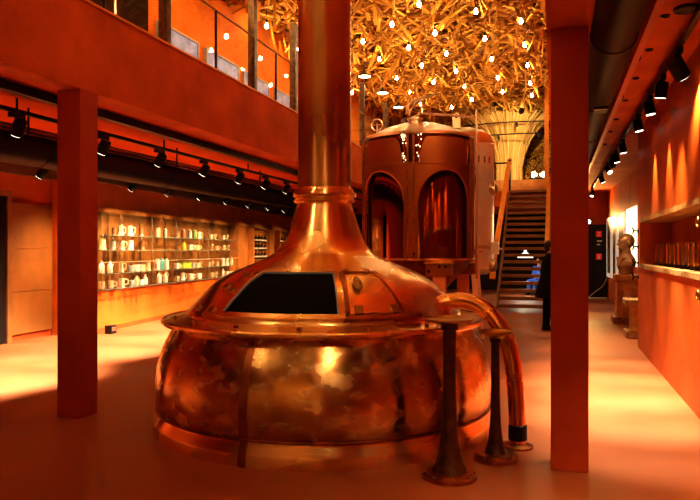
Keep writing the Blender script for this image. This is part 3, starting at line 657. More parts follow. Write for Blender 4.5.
# ---------------------------------------------------------------- tracks, ducts and spotlights
def track(name, x, y0, y1, z, sz, label, ys=()):
    t = thing(name, (x, (y0+y1)/2, z), label, 'light track')
    MB().bev(x-sz/2, x+sz/2, y0, y1, z, z+sz*.9, .004).build('rail', M['black'], t)
    for y in ys: MB().tube([(x, y, z+sz*.9), (x, y, 3.13 if x < 0 else 3.56)], .012, 6).build('hanger', M['black'], t)
    return t
track('cable_tray', -4.75, YB+.1, 22, 3.04, .09, 'thick black tray running under the soffit behind the columns', [2, 4.9, 8.2, 11, 14, 17])
track('light_track', -5.2, YB+.1, 20, 2.98, .045, 'thin black light track under the soffit nearer the kettle', [3, 5.6, 8.3, 11, 13.8, 16.6])
track('light_track', -7.1, 4, 24, 2.86, .04, 'black light track close to the display wall', [6, 8.8, 11.6, 14.4, 17.2])
track('light_track', 1.09, 1, 23, 3.45, .05, 'black light track along the passage ceiling', [3, 6, 9, 12, 15, 18])
t = thing('conduit', (-5.35, 9, 2.9), 'thin twin cable conduit below the light track', 'conduit')
for dz in (0, .05): MB().tube([(-5.42, YB+.1, 2.86+dz), (-5.42, 20, 2.86+dz)], .009, 6).build('cable', M['black'], t)
for y in (3, 6, 9, 12, 15, 18): MB().tube([(-5.42, y, 2.84), (-5.42, y, 3.128)], .012, 6).build('clip', M['black'], t)
def duct(x, z, r, y0, y1, label, rings, vents=()):
    t = thing('ventilation_duct', (x, (y0+y1)/2, z), label, 'duct')
    MB().tube([(x, y0, z), (x, y1, z)], r, 40).build('pipe', M['duct'], t, smooth=40)
    for y in rings: MB().tube([(x, y-.025, z), (x, y-.02, z), (x, y+.02, z), (x, y+.025, z)], [r, r+.008, r+.008, r], 40).build('collar', M['duct'], t, smooth=30)
    return t
duct(-6.6, 2.90, .20, YB+.1, 22, 'long dark round duct hung along the display wall', [1.5, 4.5, 7.5, 10.5, 13.5, 16.5])
t = duct(.42, 3.22, .165, YB+.1, 24, 'big dark round duct beside the deep beam', [1, 3.2, 5.4, 7.6, 9.8, 12, 14.2])
gx, gy = .47, 7.5
v = MB(); v.bev(.38, .52, 7.35, 7.6, 3.035, 3.06, .004); v.build('vent', M['black'], t)
MB().bev(.39, .51, 7.37, 7.40, 3.03, 3.036, .002).build('vent_rim', M['steel'], t)
dk = MB(); dk.box(-8.2, -6.95, YB+.1, 10.6, 3.05, 3.125); dk.prism([(-8.25, 10.6), (-6.95, 10.6), (-6.95, 24), (-9.7, 24)], 3.05, 3.125)
S(dk, 'ceiling_panel', M['dark_brown'], 'dark lowered ceiling strip above the duct', 'ceiling')

def spotlight(loc, d, label, group, energy, angle, blend=.7, size=1.0, col=(1, .68, .36), lens=True):
    x, y, z = loc; d = Vector(d).normalized()
    t = thing('track_spotlight', loc, label, 'spotlight', group)
    MB().bev(x-.03, x+.03, y-.12*size, y+.06*size, z-.05, z, .006).build('adapter', M['black'], t)
    j = Vector((x, y, z-.05)); k = j+Vector((0, 0, -.075*size))
    MB().tube([j, k], .014, 8).build('arm', M['black'], t)
    r = .062*size; p = k-d*.07*size; q = k+d*.10*size
    h = MB(); h.tube([p, p+d*.01, q-d*.002, q], [r*.9, r, r, r*.96], 24); h.build('lamp_head', M['black'], t, smooth=40)
    ln = MB(); ln.tube([q+d*.0005, q+d*.004], [r*.88, r*.88], 20); ln.build('lens', M['lens'], t, smooth=30)
    if energy: lamp('SPOT', q+d*.012, energy, col, .035, d, angle, blend, t)
    return t
GA, GB, GC = 'spotlights on the track nearer the kettle', 'spotlights on the track by the display wall', 'spotlights on the passage track'
for i, y in enumerate([3.4, 5.63, 6.99, 8.22, 9.45, 10.68, 11.78, 12.83]):
    lab = 'black track spotlight, '+ORD[max(0, i-1)]+' in view, track nearer the kettle' if i else 'black track spotlight just outside the view on the track nearer the kettle'
    spotlight((-5.2, y, 2.98), (-.75+.1*(i % 3), .1*((i % 2)*2-1)+.12, -1), lab, GA, 1700, 58, col=(1, .90, .74))
for i, y in enumerate([8.15, 10.37, 11.54, 12.78, 13.97, 15.13, 16.34, 17.44, 19.2, 21.2, 23.3]):  # last three heads added to brighten the bottle cabinets
    spotlight((-7.1, y, 2.86), (-.9-.05*i*.6, .1*((i % 3)-1), -1), 'black track spotlight, '+ORD[i]+' along the track by the display wall', GB, 620, 78, 1.0)
for i, y in enumerate([4.1, 5.2, 6.95, 8.9, 10.1, 12.3, 13.6, 15.6, 17.6, 22.0]):
    dd = [(.2, .1, -1), (.25, 0, -1), (.55, .55, -.75), (.16, 0, -1), (.2, 0, -1), (.16, 0, -1), (.22, 0, -1), (.4, -.6, -.7), (.35, 0, -1), (-.2, -.4, -1)][i]
    spotlight((1.09, y, 3.45), dd, 'black track spotlight over the passage, '+ORD[i]+' from the near end of the track', GC, [170, 170, 200, 170, 170, 170, 150, 200, 200, 160][i], 46 if i != 2 else 60, .85, 1.2 if i == 2 else .95)
# spotlights added on the passage track to brighten floor and reflections
for y in (2.9, 7.9): spotlight((1.09, y, 3.45), (-.12, .2, -1), 'added black track spotlight over the passage, '+('nearest of all' if y < 5 else 'between the tilted and straight heads'), GC, 380, 70, .8, 1.0)
# ceiling fittings right
for i, (x, y, r, nm) in enumerate([(.88, 6.2, .032, 'first'), (.88, 7.2, .032, 'second'), (.88, 8.35, .032, 'third'), (.88, 9.55, .032, 'fourth'), (.88, 10.9, .032, 'fifth'), (.88, 12.0, .032, 'sixth'), (.88, 13.4, .032, 'seventh')]):
    t = thing('downlight', (x, y, 3.56), 'small black recessed downlight, '+nm+' along the passage ceiling', 'downlight', 'recessed ceiling downlights')
    MB().lathe([(r*1.25, 3.56), (r*1.25, 3.548), (r, 3.546), (r*.85, 3.559)], (x, y, 0), 24).build('ring', M['black'], t, smooth=30)
    MB().lathe([(0, 3.556), (r, 3.556)], (x, y, 0), 24).build('aperture', M['blackmatte'], t)
    lamp('SPOT', (x, y, 3.54), [700, 1700, 1700, 800, 420, 380, 300][i], (1, .86, .66), .03, (-.06, 0, -1), 42, .8, t)
t = thing('ceiling_speaker', (1.02, 6.05, 3.56), 'larger black round ceiling speaker beside the downlights', 'speaker')
MB().lathe([(.10, 3.56), (.10, 3.535), (.085, 3.53), (.06, 3.545), (0, 3.55)], (1.02, 6.05, 0), 28).build('housing', M['black'], t, smooth=30)
for k, y in enumerate((7.4, 9.2)):
    tag(MB().lathe([(.022, 3.56), (.026, 3.53), (.012, 3.52), (.02, 3.505), (0, 3.5)], (.81, y, 0), 16).build('sprinkler', M['black'], smooth=40), 'tiny black sprinkler beside the '+('second' if k == 0 else 'fourth')+' downlight', 'sprinkler', 'ceiling sprinklers')

# ---------------------------------------------------------------- glass wall display of steins
DA = math.atan(.117)                                  # the wall runs at this angle
def DP(y, d): return wl(y)+d
SHELF = [(1.885, 'highest'), (1.60, 'second highest'), (1.16, 'second lowest'), (.865, 'lowest')]
bays = [(10.72, 11.42, 'first'), (11.44, 12.72, 'second'), (12.74, 13.92, 'third'), (13.94, 15.86, 'fourth'), (15.88, 18.1, 'fifth')]
S(MB().prism([(DP(10.7, .035), 10.7), (DP(18.3, .035), 18.3), (DP(18.3, 0), 18.3), (DP(10.7, 0), 10.7)], .80, 2.38), 'trim_display_back', M['display_back'], 'brown lit board behind the glass stein display', 'trim')
S(MB().prism([(DP(10.7, .06), 10.7), (DP(24, .06), 24), (DP(24, 0), 24), (DP(10.7, 0), 10.7)], 2.34, 2.42), 'trim_display_top', M['wood'], 'brown wooden batten above the glass displays', 'trim')
S(MB().prism([(DP(18.3, .03), 18.3), (DP(24, .03), 24), (DP(24, 0), 24), (DP(18.3, 0), 18.3)], .09, 2.34), 'trim_display_side', M['wood_panel'], 'golden wall panelling around the bottle cabinet', 'trim')
def slab(y0, y1, d0, d1, z0, z1): return MB().prism([(DP(y0, d0), y0), (DP(y0, d1), y0), (DP(y1, d1), y1), (DP(y1, d0), y1)], z0, z1)
for (y0, y1, nm) in bays:
    t = thing('glass_case', (DP((y0+y1)/2, .2), (y0+y1)/2, .85), 'wall-hung glass case of drinking vessels, '+nm+' from the near end of the stein display', 'display case', 'glass cases on the display wall')
    for z, sn in SHELF:
        s1 = slab(y0, y1, .04, .36, z-.012, z).build('shelf', M['shelf_glass'], t)
        slab(y0, y1, .355, .363, z-.013, z+.001).build('shelf_edge', M['glass_edge'], s1)
    slab(y0, y1, .04, .36, 2.27, 2.282).build('top_glass', M['shelf_glass'], t)
    slab(y0, y1, .355, .36, 1.36, 1.375).build('rail', M['steel_dull'], t)
    for y in (y0+.01, y1-.01):
        for d in (.05, .35): MB().tube([(DP(y, d), y, .84), (DP(y, d), y, 2.29)], .006, 8).build('upright', M['tube_grey'], t, smooth=True)
    slab(y0+.02, y1-.02, .362, .366, .86, 1.9).build('pane', M['glass'], t)
protos = {}
def mrot(o, y): o.rotation_euler.z = DA
def vessel(kind, mname):
    key = (kind, mname)
    if key in protos: return copy_tree(protos[key])
    m = M[mname]
    nm = {'stein': 'beer_stein', 'lidded': 'lidded_stein', 'mug': 'beer_mug', 'can': 'tall_canister', 'bottle': 'stoneware_bottle', 'glass': 'glass_mug', 'box': 'gift_box', 'goblet': 'glass_goblet'}[kind]
    if kind in ('stein', 'lidded'):
        o = MB().lathe([(0, 0), (.056, 0), (.058, .012), (.05, .022), (.047, .1), (.044, .17), (.046, .18), (.04, .18), (.038, .02), (0, .02)], n=20).build(nm, m, smooth=40)
        MB().tube(cr3([(.045, 0, .15), (.085, 0, .145), (.09, 0, .09), (.075, 0, .045), (.046, 0, .04)], 4), .009, 8).build('handle', m, o, smooth=True)
        if kind == 'lidded': MB().lathe([(.048, .18), (.049, .19), (.035, .205), (.014, .215), (.014, .23), (.008, .24), (0, .24)], n=16).build('lid', M['steel'], o, smooth=40)
    elif kind == 'mug':
        o = MB().lathe([(0, 0), (.056, 0), (.06, .01), (.06, .10), (.058, .115), (.052, .115), (.05, .015), (0, .015)], n=20).build(nm, m, smooth=40)
        MB().tube(cr3([(.058, 0, .095), (.095, 0, .09), (.098, 0, .05), (.058, 0, .025)], 4), .009, 8).build('handle', m, o, smooth=True)
    elif kind == 'can':
        o = MB().lathe([(0, 0), (.05, 0), (.052, .006), (.052, .19), (.048, .20), (.03, .205), (.03, .215), (0, .215)], n=20).build(nm, m, smooth=40)
        MB().lathe([(.031, .205), (.031, .222), (0, .225)], n=16).build('lid', M['steel_dull'], o, smooth=40)
    elif kind == 'bottle':
        o = MB().lathe([(0, 0), (.045, 0), (.05, .01), (.05, .12), (.035, .16), (.016, .175), (.016, .2), (.02, .205), (.02, .215), (0, .215)], n=20).build(nm, m, smooth=40)
        MB().tube(cr3([(.016, 0, .19), (.055, 0, .185), (.06, 0, .14), (.042, 0, .13)], 4), .007, 8).build('handle', m, o, smooth=True)
    elif kind == 'glass':
        o = MB().lathe([(0, 0), (.05, 0), (.056, .02), (.054, .06), (.058, .13), (.054, .13), (.048, .02), (0, .02)], n=18).build(nm, m, smooth=40)
        MB().tube(cr3([(.056, 0, .11), (.1, 0, .1), (.1, 0, .05), (.056, 0, .03)], 4), .01, 8).build('handle', m, o, smooth=True)
    elif kind == 'goblet':
        o = MB().lathe([(0, 0), (.035, 0), (.03, .01), (.007, .02), (.007, .05), (.03, .07), (.036, .12), (.032, .15), (.03, .15), (.03, .08), (0, .07)], n=18).build(nm, m, smooth=40)
    else:
        o = MB().bev(-.08, .08, -.24, .24, 0, .15, .006).build(nm, m)
        MB().bev(-.084, .084, -.244, .244, .13, .155, .004).build('lid', M['green'], o)
    protos[key] = o; return o
KW = {'stein': 'beer stein', 'lidded': 'lidded beer stein', 'mug': 'squat beer mug', 'can': 'tall canister', 'bottle': 'handled stoneware bottle', 'glass': 'clear glass mug', 'box': 'gift box', 'goblet': 'clear glass goblet'}
CW = {'white': 'white', 'cream': 'cream', 'teal': 'teal', 'brown': 'brown', 'green': 'green', 'yellow': 'yellow', 'grey': 'grey', 'mugglass': ''}
rows_ = [
 [(11.37, 'stein', 'brown', .8), (11.62, 'lidded', 'cream', 1.1), (12.0, 'stein', 'cream', 1.15), (12.46, 'stein', 'brown', 1), (13.25, 'can', 'cream', .95), (13.6, 'can', 'grey', .9), (14.3, 'stein', 'brown', .85), (14.6, 'can', 'brown', 1), (14.97, 'can', 'grey', 1), (15.27, 'can', 'green', 1), (15.55, 'stein', 'cream', 1), (16.36, 'glass', 'mugglass', 1), (16.7, 'goblet', 'mugglass', 1), (17.25, 'glass', 'mugglass', 1), (17.6, 'goblet', 'mugglass', 1)],
 [(10.96, 'lidded', 'cream', 1.2), (11.33, 'lidded', 'grey', 1), (11.66, 'stein', 'cream', 1.1), (12.03, 'stein', 'white', 1.1), (12.51, 'lidded', 'brown', 1.05), (14.3, 'mug', 'brown', .9), (14.63, 'bottle', 'yellow', 1), (15.02, 'mug', 'white', 1.15), (15.42, 'mug', 'cream', 1.1), (16.43, 'goblet', 'mugglass', 1.1), (16.79, 'glass', 'mugglass', .9), (17.3, 'glass', 'mugglass', 1), (17.7, 'goblet', 'mugglass', 1)],
 [(10.92, 'bottle', 'white', 1.1), (11.22, 'bottle', 'white', 1.05), (11.62, 'stein', 'cream', 1.15), (12.04, 'mug', 'grey', 1.1), (12.27, 'mug', 'white', 1.15), (12.5, 'mug', 'cream', 1.2), (12.78, 'stein', 'cream', .95), (13.0, 'stein', 'brown', .9), (13.22, 'can', 'white', 1.1), (13.43, 'can', 'teal', 1.15), (13.68, 'can', 'white', 1.1), (14.2, 'mug', 'white', 1.1), (14.66, 'box', 'yellow', 1), (15.13, 'mug', 'grey', 1.1), (15.42, 'mug', 'cream', 1), (15.68, 'goblet', 'mugglass', 1), (16.2, 'glass', 'mugglass', .9), (16.5, 'goblet', 'mugglass', 1), (16.8, 'glass', 'mugglass', 1), (17.25, 'can', 'white', 1), (17.56, 'stein', 'white', 1.15), (17.9, 'bottle', 'cream', 1.1)],
 [(10.92, 'glass', 'mugglass', 1.15), (11.24, 'glass', 'mugglass', 1.1), (11.62, 'glass', 'mugglass', 1.4), (12.08, 'mug', 'grey', 1), (12.27, 'bottle', 'cream', .9), (12.48, 'mug', 'white', .95), (12.66, 'bottle', 'white', 1), (13.3, 'bottle', 'white', 1.15), (13.62, 'bottle', 'white', 1.1), (14.24, 'mug', 'cream', 1), (14.56, 'stein', 'white', 1.05), (15.04, 'mug', 'white', 1.25), (15.54, 'mug', 'white', 1.2), (16.43, 'glass', 'mugglass', 1), (16.79, 'goblet', 'mugglass', 1), (17.25, 'bottle', 'white', 1), (17.56, 'mug', 'white', 1.1), (17.9, 'mug', 'white', 1)],
]
for (z, sn), items in zip(SHELF, rows_):
    for i, (y, k, m_, s0) in enumerate(items):
        o = vessel(k, m_); o.location = (DP(y, .22), y, z+.001); o.rotation_euler.z = DA+(.6 if i % 3 else 2.4)
        if k == 'box': o.rotation_euler.z = DA
        o.scale = (s0, s0, s0)
        tag(o, (CW[m_]+' '+KW[k]).strip()+', '+ORD[i] if i < 17 else (CW[m_]+' '+KW[k]).strip()+', '+['eighteenth', 'nineteenth', 'twentieth', 'twenty-first', 'twenty-second'][i-17], 'drinking vessel', 'vessels on the '+sn+' glass shelf')
        o['label'] = o['label']+' from the near end, '+sn+' shelf'
# dark bottle cabinets
def bottle():
    if 'bb' in protos: return copy_tree(protos['bb'])
    o = MB().lathe([(0, 0), (.055, 0), (.058, .01), (.058, .14), (.045, .175), (.02, .2), (.018, .235), (.022, .24), (.022, .25), (0, .25)], n=16).build('beer_bottle', M['bottle'], smooth=40)
    MB().lathe([(.0585, .05), (.0585, .10)], n=16).build('bottle_label', M['label_paper'], o, smooth=True)
    protos['bb'] = o; return o
for ci, (y0, y1, ys, nm) in enumerate([(19.95, 21.75, [20.1, 20.42, 20.74, 21.06, 21.4], 'nearer'), (22.95, 24.9, [23.15, 23.5, 23.85, 24.2, 24.55], 'farther')]):
    t = thing('bottle_cabinet', (DP((y0+y1)/2, .1), (y0+y1)/2, 1.0), nm+' shallow cabinet of dark bottles beyond the stein display', 'cabinet', 'bottle cabinets')
    slab(y0, y1, .032, .05, 1.0, 2.3).build('back', M['wood_panel'], t)
    for y in (y0, y1): slab(y-.02, y+.02, .032, .24, .98, 2.32).build('side', M['wood'], t)
    slab(y0, y1, .032, .24, 2.28, 2.32).build('top', M['wood_tread'], t)
    for zi, z in enumerate((1.02, 1.31, 1.58, 1.85)):
        slab(y0+.02, y1-.02, .05, .23, z-.014, z).build('shelf', M['shelf_glass'], t)
        for i, y in enumerate(ys):
            o = bottle(); o.location = (DP(y, .14), y, z+.001)
            tag(o, 'dark beer bottle, '+ORD[i]+' along the '+['bottom', 'second', 'third', 'top'][zi]+' shelf of the '+nm+' bottle cabinet', 'bottle', 'bottles in the '+nm+' cabinet')
# floor box under the display
t = thing('floor_socket_box', (-8.15, 11.15, 0), 'small black box with a silver face on the floor under the display', 'socket box')
MB().bev(-8.22, -8.08, 11.06, 11.24, 0, .16, .01).build('box', M['black'], t); MB().bev(-8.085, -8.072, 11.09, 11.21, .05, .13, .004).build('face', M['steel'], t)

# ---------------------------------------------------------------- niche boards and hooks on the red wall
nyb = [11.45, 10.95, 10.39, 10.07, 9.74, 9.43, 9.10, 8.76, 8.46, 8.22, 7.95, 7.65]
def rrect(w_, h_, r_, n=6):
    pts = []
    for cx_, cz_, a0_ in ((w_/2-r_, h_-r_, 0), (-w_/2+r_, h_-r_, PI/2), (-w_/2+r_, r_, PI), (w_/2-r_, r_, 3*PI/2)):
        for k in range(n+1): pts.append((cx_+r_*math.cos(a0_+PI/2*k/n), cz_+r_*math.sin(a0_+PI/2*k/n)))
    return pts
nb0 = None
for i, y in enumerate(nyb):
    lab = 'upright glossy brown rounded board, '+ORD[i]+' from the far end of the wall niche'
    if nb0 is None:
        nb0 = thing('brown_board', (1.52, y, 1.376), lab, 'board', 'boards in the wall niche')
        sh = rrect(.19, .30, .07)
        MB().loft([[(1.50, y+a, 1.385+b) for a, b in sh], [(1.535, y+a, 1.385+b) for a, b in sh]]).build('face', M['board_brown'], nb0, smooth=30)
        MB().tube([(1.50, y+a, 1.385+b) for a, b in sh], .009, 6, closed=True).build('rim', M['copper_dome'], nb0, smooth=True)
        MB().bev(1.46, 1.58, y-.1, y+.1, 1.376, 1.39, .003).build('foot', M['black'], nb0)
        nb0.rotation_euler.z = -.14
    else:
        o = copy_tree(nb0); o.location = (1.52, y, 1.376); o['label'] = lab; o.rotation_euler.z = -.14+.03*((i*7) % 3-1)
h0 = None
for i, z in enumerate((1.915, 1.655, 1.39, 1.16)):
    lab = 'black T-shaped hook, '+ORD[i]+' from the top on the wall end beside the bust'
    if h0 is None:
        h0 = thing('wall_hook', (1.31, 12.02, z), lab, 'hook', 'hooks on the wall end')
        MB().tube([(1.31, 12.02, z), (1.235, 12.02, z)], .012, 8).build('peg', M['black'], h0, smooth=40)
        MB().tube(cr3([(1.21, 12.02, z+.06), (1.23, 12.02, z+.02), (1.235, 12.02, z), (1.23, 12.02, z-.02), (1.215, 12.02, z-.055)], 3), .012, 8).build('crossbar', M['black'], h0, smooth=True)
        MB().tube([(1.312, 12.02, z), (1.298, 12.02, z)], .035, 14).build('rosette', M['black'], h0, smooth=40)
    else:
        o = copy_tree(h0); o.location.z = z; o['label'] = lab
for i, z in enumerate((1.86, 1.18)):
    t = thing('wall_bracket', (1.31, 7.02, z), ['upper', 'lower'][i]+' black round wall bracket with a brass ring at the picture edge', 'bracket', 'round wall brackets')
    MB().tube([(1.315, 7.02, z), (1.28, 7.02, z)], .05, 24).build('plate', M['black'], t, smooth=40)
    MB().tube([(1.277, 7.02+.045*math.cos(k*PI/12), z+.045*math.sin(k*PI/12)) for k in range(24)], .012, 8, closed=True).build('ring', M['brass'], t, smooth=True)

# ---------------------------------------------------------------- far end of the passage
bpy.data.objects.remove(bpy.data.objects['wall_far_right'])
def fw(y): return 2.53-.035*y
S(MB().prism([(fw(12.1), 12.1), (fw(12.1)+.4, 12.1), (fw(24.6)+.8, 24.6), (fw(24.6), 24.6)], 0, 3.56), 'wall_far_right', M['plaster_wall'], 'far red wall behind the bronze bust', 'wall')
for i, (y0, y1, nm) in enumerate([(19.55, 21.2, 'nearest'), (21.4, 22.5, 'middle'), (22.7, 24.1, 'farthest')]):
    ym = (y0+y1)/2; t = thing('poster_board', (fw(ym), ym, .72), 'tall white framed board with dark greenish print, '+nm+' of three on the far wall', 'poster', 'boards on the far wall')
    def fs(a, b, d0, d1, z0, z1): return MB().prism([(fw(a)-d1, a), (fw(a)-d0, a), (fw(b)-d0, b), (fw(b)-d1, b)], z0, z1)
    fs(y0, y1, 0, .05, .72, 2.64).build('board', M['poster_white'], t)
    w_ = (y1-y0); fs(y0+w_*.22, y1-w_*.22, .05, .055, .86, 2.52).build('print', M['poster_dark'], t)
t = thing('backlit_board', (fw(18.3), 18.3, 1.2), 'glowing white backlit board on the far wall behind the bust', 'sign')
MB().prism([(fw(17.3)-.06, 17.3), (fw(17.3), 17.3), (fw(19.25), 19.25), (fw(19.25)-.06, 19.25)], 1.2, 2.66).build('panel', mat('glowing_white_panel', (.9, .85, .72), .5, emit=(1, .84, .5), es=1.5), t)
MB().prism([(fw(17.3)-.07, 17.27), (fw(17.3), 17.27), (fw(17.3), 17.3), (fw(17.3)-.07, 17.3)], 1.18, 2.68).build('edge', M['steel_dull'], t)
# plinths
t = thing('bust_plinth', (1.5, 16.1, 0), 'tall ochre wooden plinth carrying the bronze bust', 'plinth')
MB().bev(1.21, 1.80, 15.75, 16.45, 0, .14, .01).build('base', M['wood_light'], t)
MB().bev(1.29, 1.72, 15.82, 16.38, .14, .92, .008).build('body', M['plinth'], t)
MB().bev(1.25, 1.76, 15.78, 16.42, .92, 1.06, .01).build('cap', M['wood'], t)
MB().bev(1.44, 1.56, 15.812, 15.822, .52, .72, .002).build('plate', M['steel_dull'], t)
t = thing('low_plinth', (1.6, 13.5, 0), 'low ochre wooden plinth with a pale slab top before the bust', 'plinth')
MB().bev(1.24, 1.86, 13.2, 13.8, 0, .13, .01).build('base', M['wood_light'], t)
MB().bev(1.33, 1.84, 13.28, 13.72, .13, .60, .008).build('body', M['plinth'], t)
MB().bev(1.22, 1.86, 13.17, 13.83, .60, .70, .012).build('top', M['wood_light'], t)

def remeshed(mb, name, m, parent=None, vox=.012, smooth_it=6, loc=None):
    o = mb.build(name, m, parent, loc=loc)
    r = o.modifiers.new('r', 'REMESH'); r.mode = 'VOXEL'; r.voxel_size = vox; r.use_smooth_shade = True
    s2 = o.modifiers.new('s', 'SMOOTH'); s2.iterations = smooth_it; s2.factor = .5
    dg = bpy.context.evaluated_depsgraph_get(); dg.update()
    me = bpy.data.meshes.new_from_object(o.evaluated_get(dg)); old = o.data
    o.modifiers.clear(); o.data = me
    if not me.materials: me.materials.append(m)
    for p in me.polygons: p.use_smooth = True
    return o
def xf(mb, loc, rz, s=1):
    c0, s0 = math.cos(rz), math.sin(rz)
    mb.v = [(loc[0]+s*(x*c0-y*s0), loc[1]+s*(x*s0+y*c0), loc[2]+s*z) for x, y, z in mb.v]; return mb
def head_lumps(b, z, sc_=1, y0=0):                     # face looks along +y
    q = lambda x, y, zz: (x*sc_, y0+y*sc_, z+zz*sc_)
    b.ball(q(0, -.01, .03), .078*sc_, .098*sc_, .095*sc_, 20, 14); b.ball(q(0, .03, -.045), .058*sc_, .062*sc_, .07*sc_, 16, 10)
    b.ball(q(0, .065, -.095), .026*sc_, .022*sc_, .02*sc_, 10, 8)
    b.tube([q(0, .085, .03), q(0, .112, -.022)], [.010*sc_, .017*sc_], 8)
    b.tube([q(-.045, .082, .038), q(.045, .082, .038)], .013*sc_, 8)
    for s_1 in (-1, 1):
        b.ball(q(s_1*.078, -.01, 0), .012*sc_, .022*sc_, .034*sc_, 8, 6); b.ball(q(s_1*.04, .06, -.025), .024*sc_, .022*sc_, .022*sc_, 8, 6)
        b.ball(q(s_1*.032, .08, .012), .014*sc_, .010*sc_, .010*sc_, 8, 6)
    b.tube([q(-.024, .088, -.062), q(.024, .088, -.062)], .009*sc_, 8)
# bust
bu = MB(); head_lumps(bu, .66, 1.75)
bu.tube([(0, -.02, .30), (0, 0, .44), (0, .01, .56)], [.15, .11, .10], 18)
bu.loft([[(rx*math.cos(2*PI*k/24), yo+ry*math.sin(2*PI*k/24), zz) for k in range(24)] for rx, ry, yo, zz in [(.16, .12, 0, .0), (.20, .14, 0, .06), (.30, .17, 0, .18), (.31, .16, -.01, .27), (.22, .14, -.02, .35), (.12, .11, -.01, .42)]])
bu.tube([(-.17, .12, .36), (0, .17, .16)], [.03, .03], 8); bu.tube([(.17, .12, .36), (0, .17, .16)], [.03, .03], 8)
bu.ball((0, .10, .55), .07, .06, .07, 12, 8)
bu.bev(-.15, .15, -.11, .11, -.02, .05, .01)
xf(bu, (1.5, 16.1, 1.085), PI/2+.35)
t = thing('bronze_bust', (1.5, 16.1, 1.06), 'dark bronze bust of a bald man in profile on the tall plinth', 'bust')
remeshed(bu, 'figure', M['bust'], t, .014, 3)
# black service panel at the end, red signs
t = thing('service_cabinet', (1.35, 24.2, 0), 'tall black service cabinet closing the passage end', 'cabinet')
MB().bev(.75, 1.66, 24.09, 24.29, .02, 2.45, .01).build('body', M['black'], t)
MB().bev(1.2, 1.21, 24.084, 24.091, .05, 2.4, .001).build('door_gap', M['blackmatte'], t)
def sign(z, lab, glyph):
    t = thing('red_sign', (1.40, 24.09, z), lab, 'sign', 'red signs on the service cabinet')
    MB().bev(1.31, 1.49, 24.075, 24.09, z-.10, z+.10, .004).build('plate', M['red_sign'], t)
    g = MB()
    if glyph == 0:
        g.tube([(1.36, 24.072, z+.02), (1.40, 24.072, z+.055), (1.45, 24.072, z+.03)], .008, 6); g.bev(1.35, 1.45, 24.07, 24.075, z-.06, z-.03, .001); g.bev(1.39, 1.41, 24.07, 24.075, z-.06, z+.05, .001)
    else:
        g.bev(1.375, 1.425, 24.07, 24.075, z-.07, z+.03, .002); g.bev(1.385, 1.45, 24.07, 24.075, z+.04, z+.06, .002)
    g.build('pictogram', M['white'], t)
sign(2.13, 'upper red safety sign on the black service cabinet', 0)
sign(1.38, 'lower red safety sign on the black service cabinet', 1)
for i, (z, w_) in enumerate(((1.90, .16), (1.78, .10))):
    tag(MB().bev(1.34, 1.34+w_, 24.08, 24.09, z-.025, z+.025, .002).build('notice', M['white']), ['larger', 'smaller'][i]+' white notice strip between the red signs', 'notice', 'notices on the service cabinet')
t = thing('white_cable', (1.4, 23.9, 0), 'white cable leaning from the service cabinet to the floor', 'cable')
MB().tube(cr3([(1.62, 24.05, .62), (1.5, 23.95, .40), (1.25, 23.9, .2), (1.05, 23.8, .03), (.9, 23.6, .012)], 5), .012, 6).build('cable', M['cable'], t, smooth=True)
MB().bev(1.61, 1.65, 24.05, 24.1, .58, .66, .004).build('plug', M['white'], t)
t = thing('floor_grating', (1.2, 23.6, 0), 'low pale strip lying before the service cabinet', 'mat')
MB().bev(.8, 1.62, 23.3, 23.7, 0, .05, .01).build('mat', M['cable'], t)

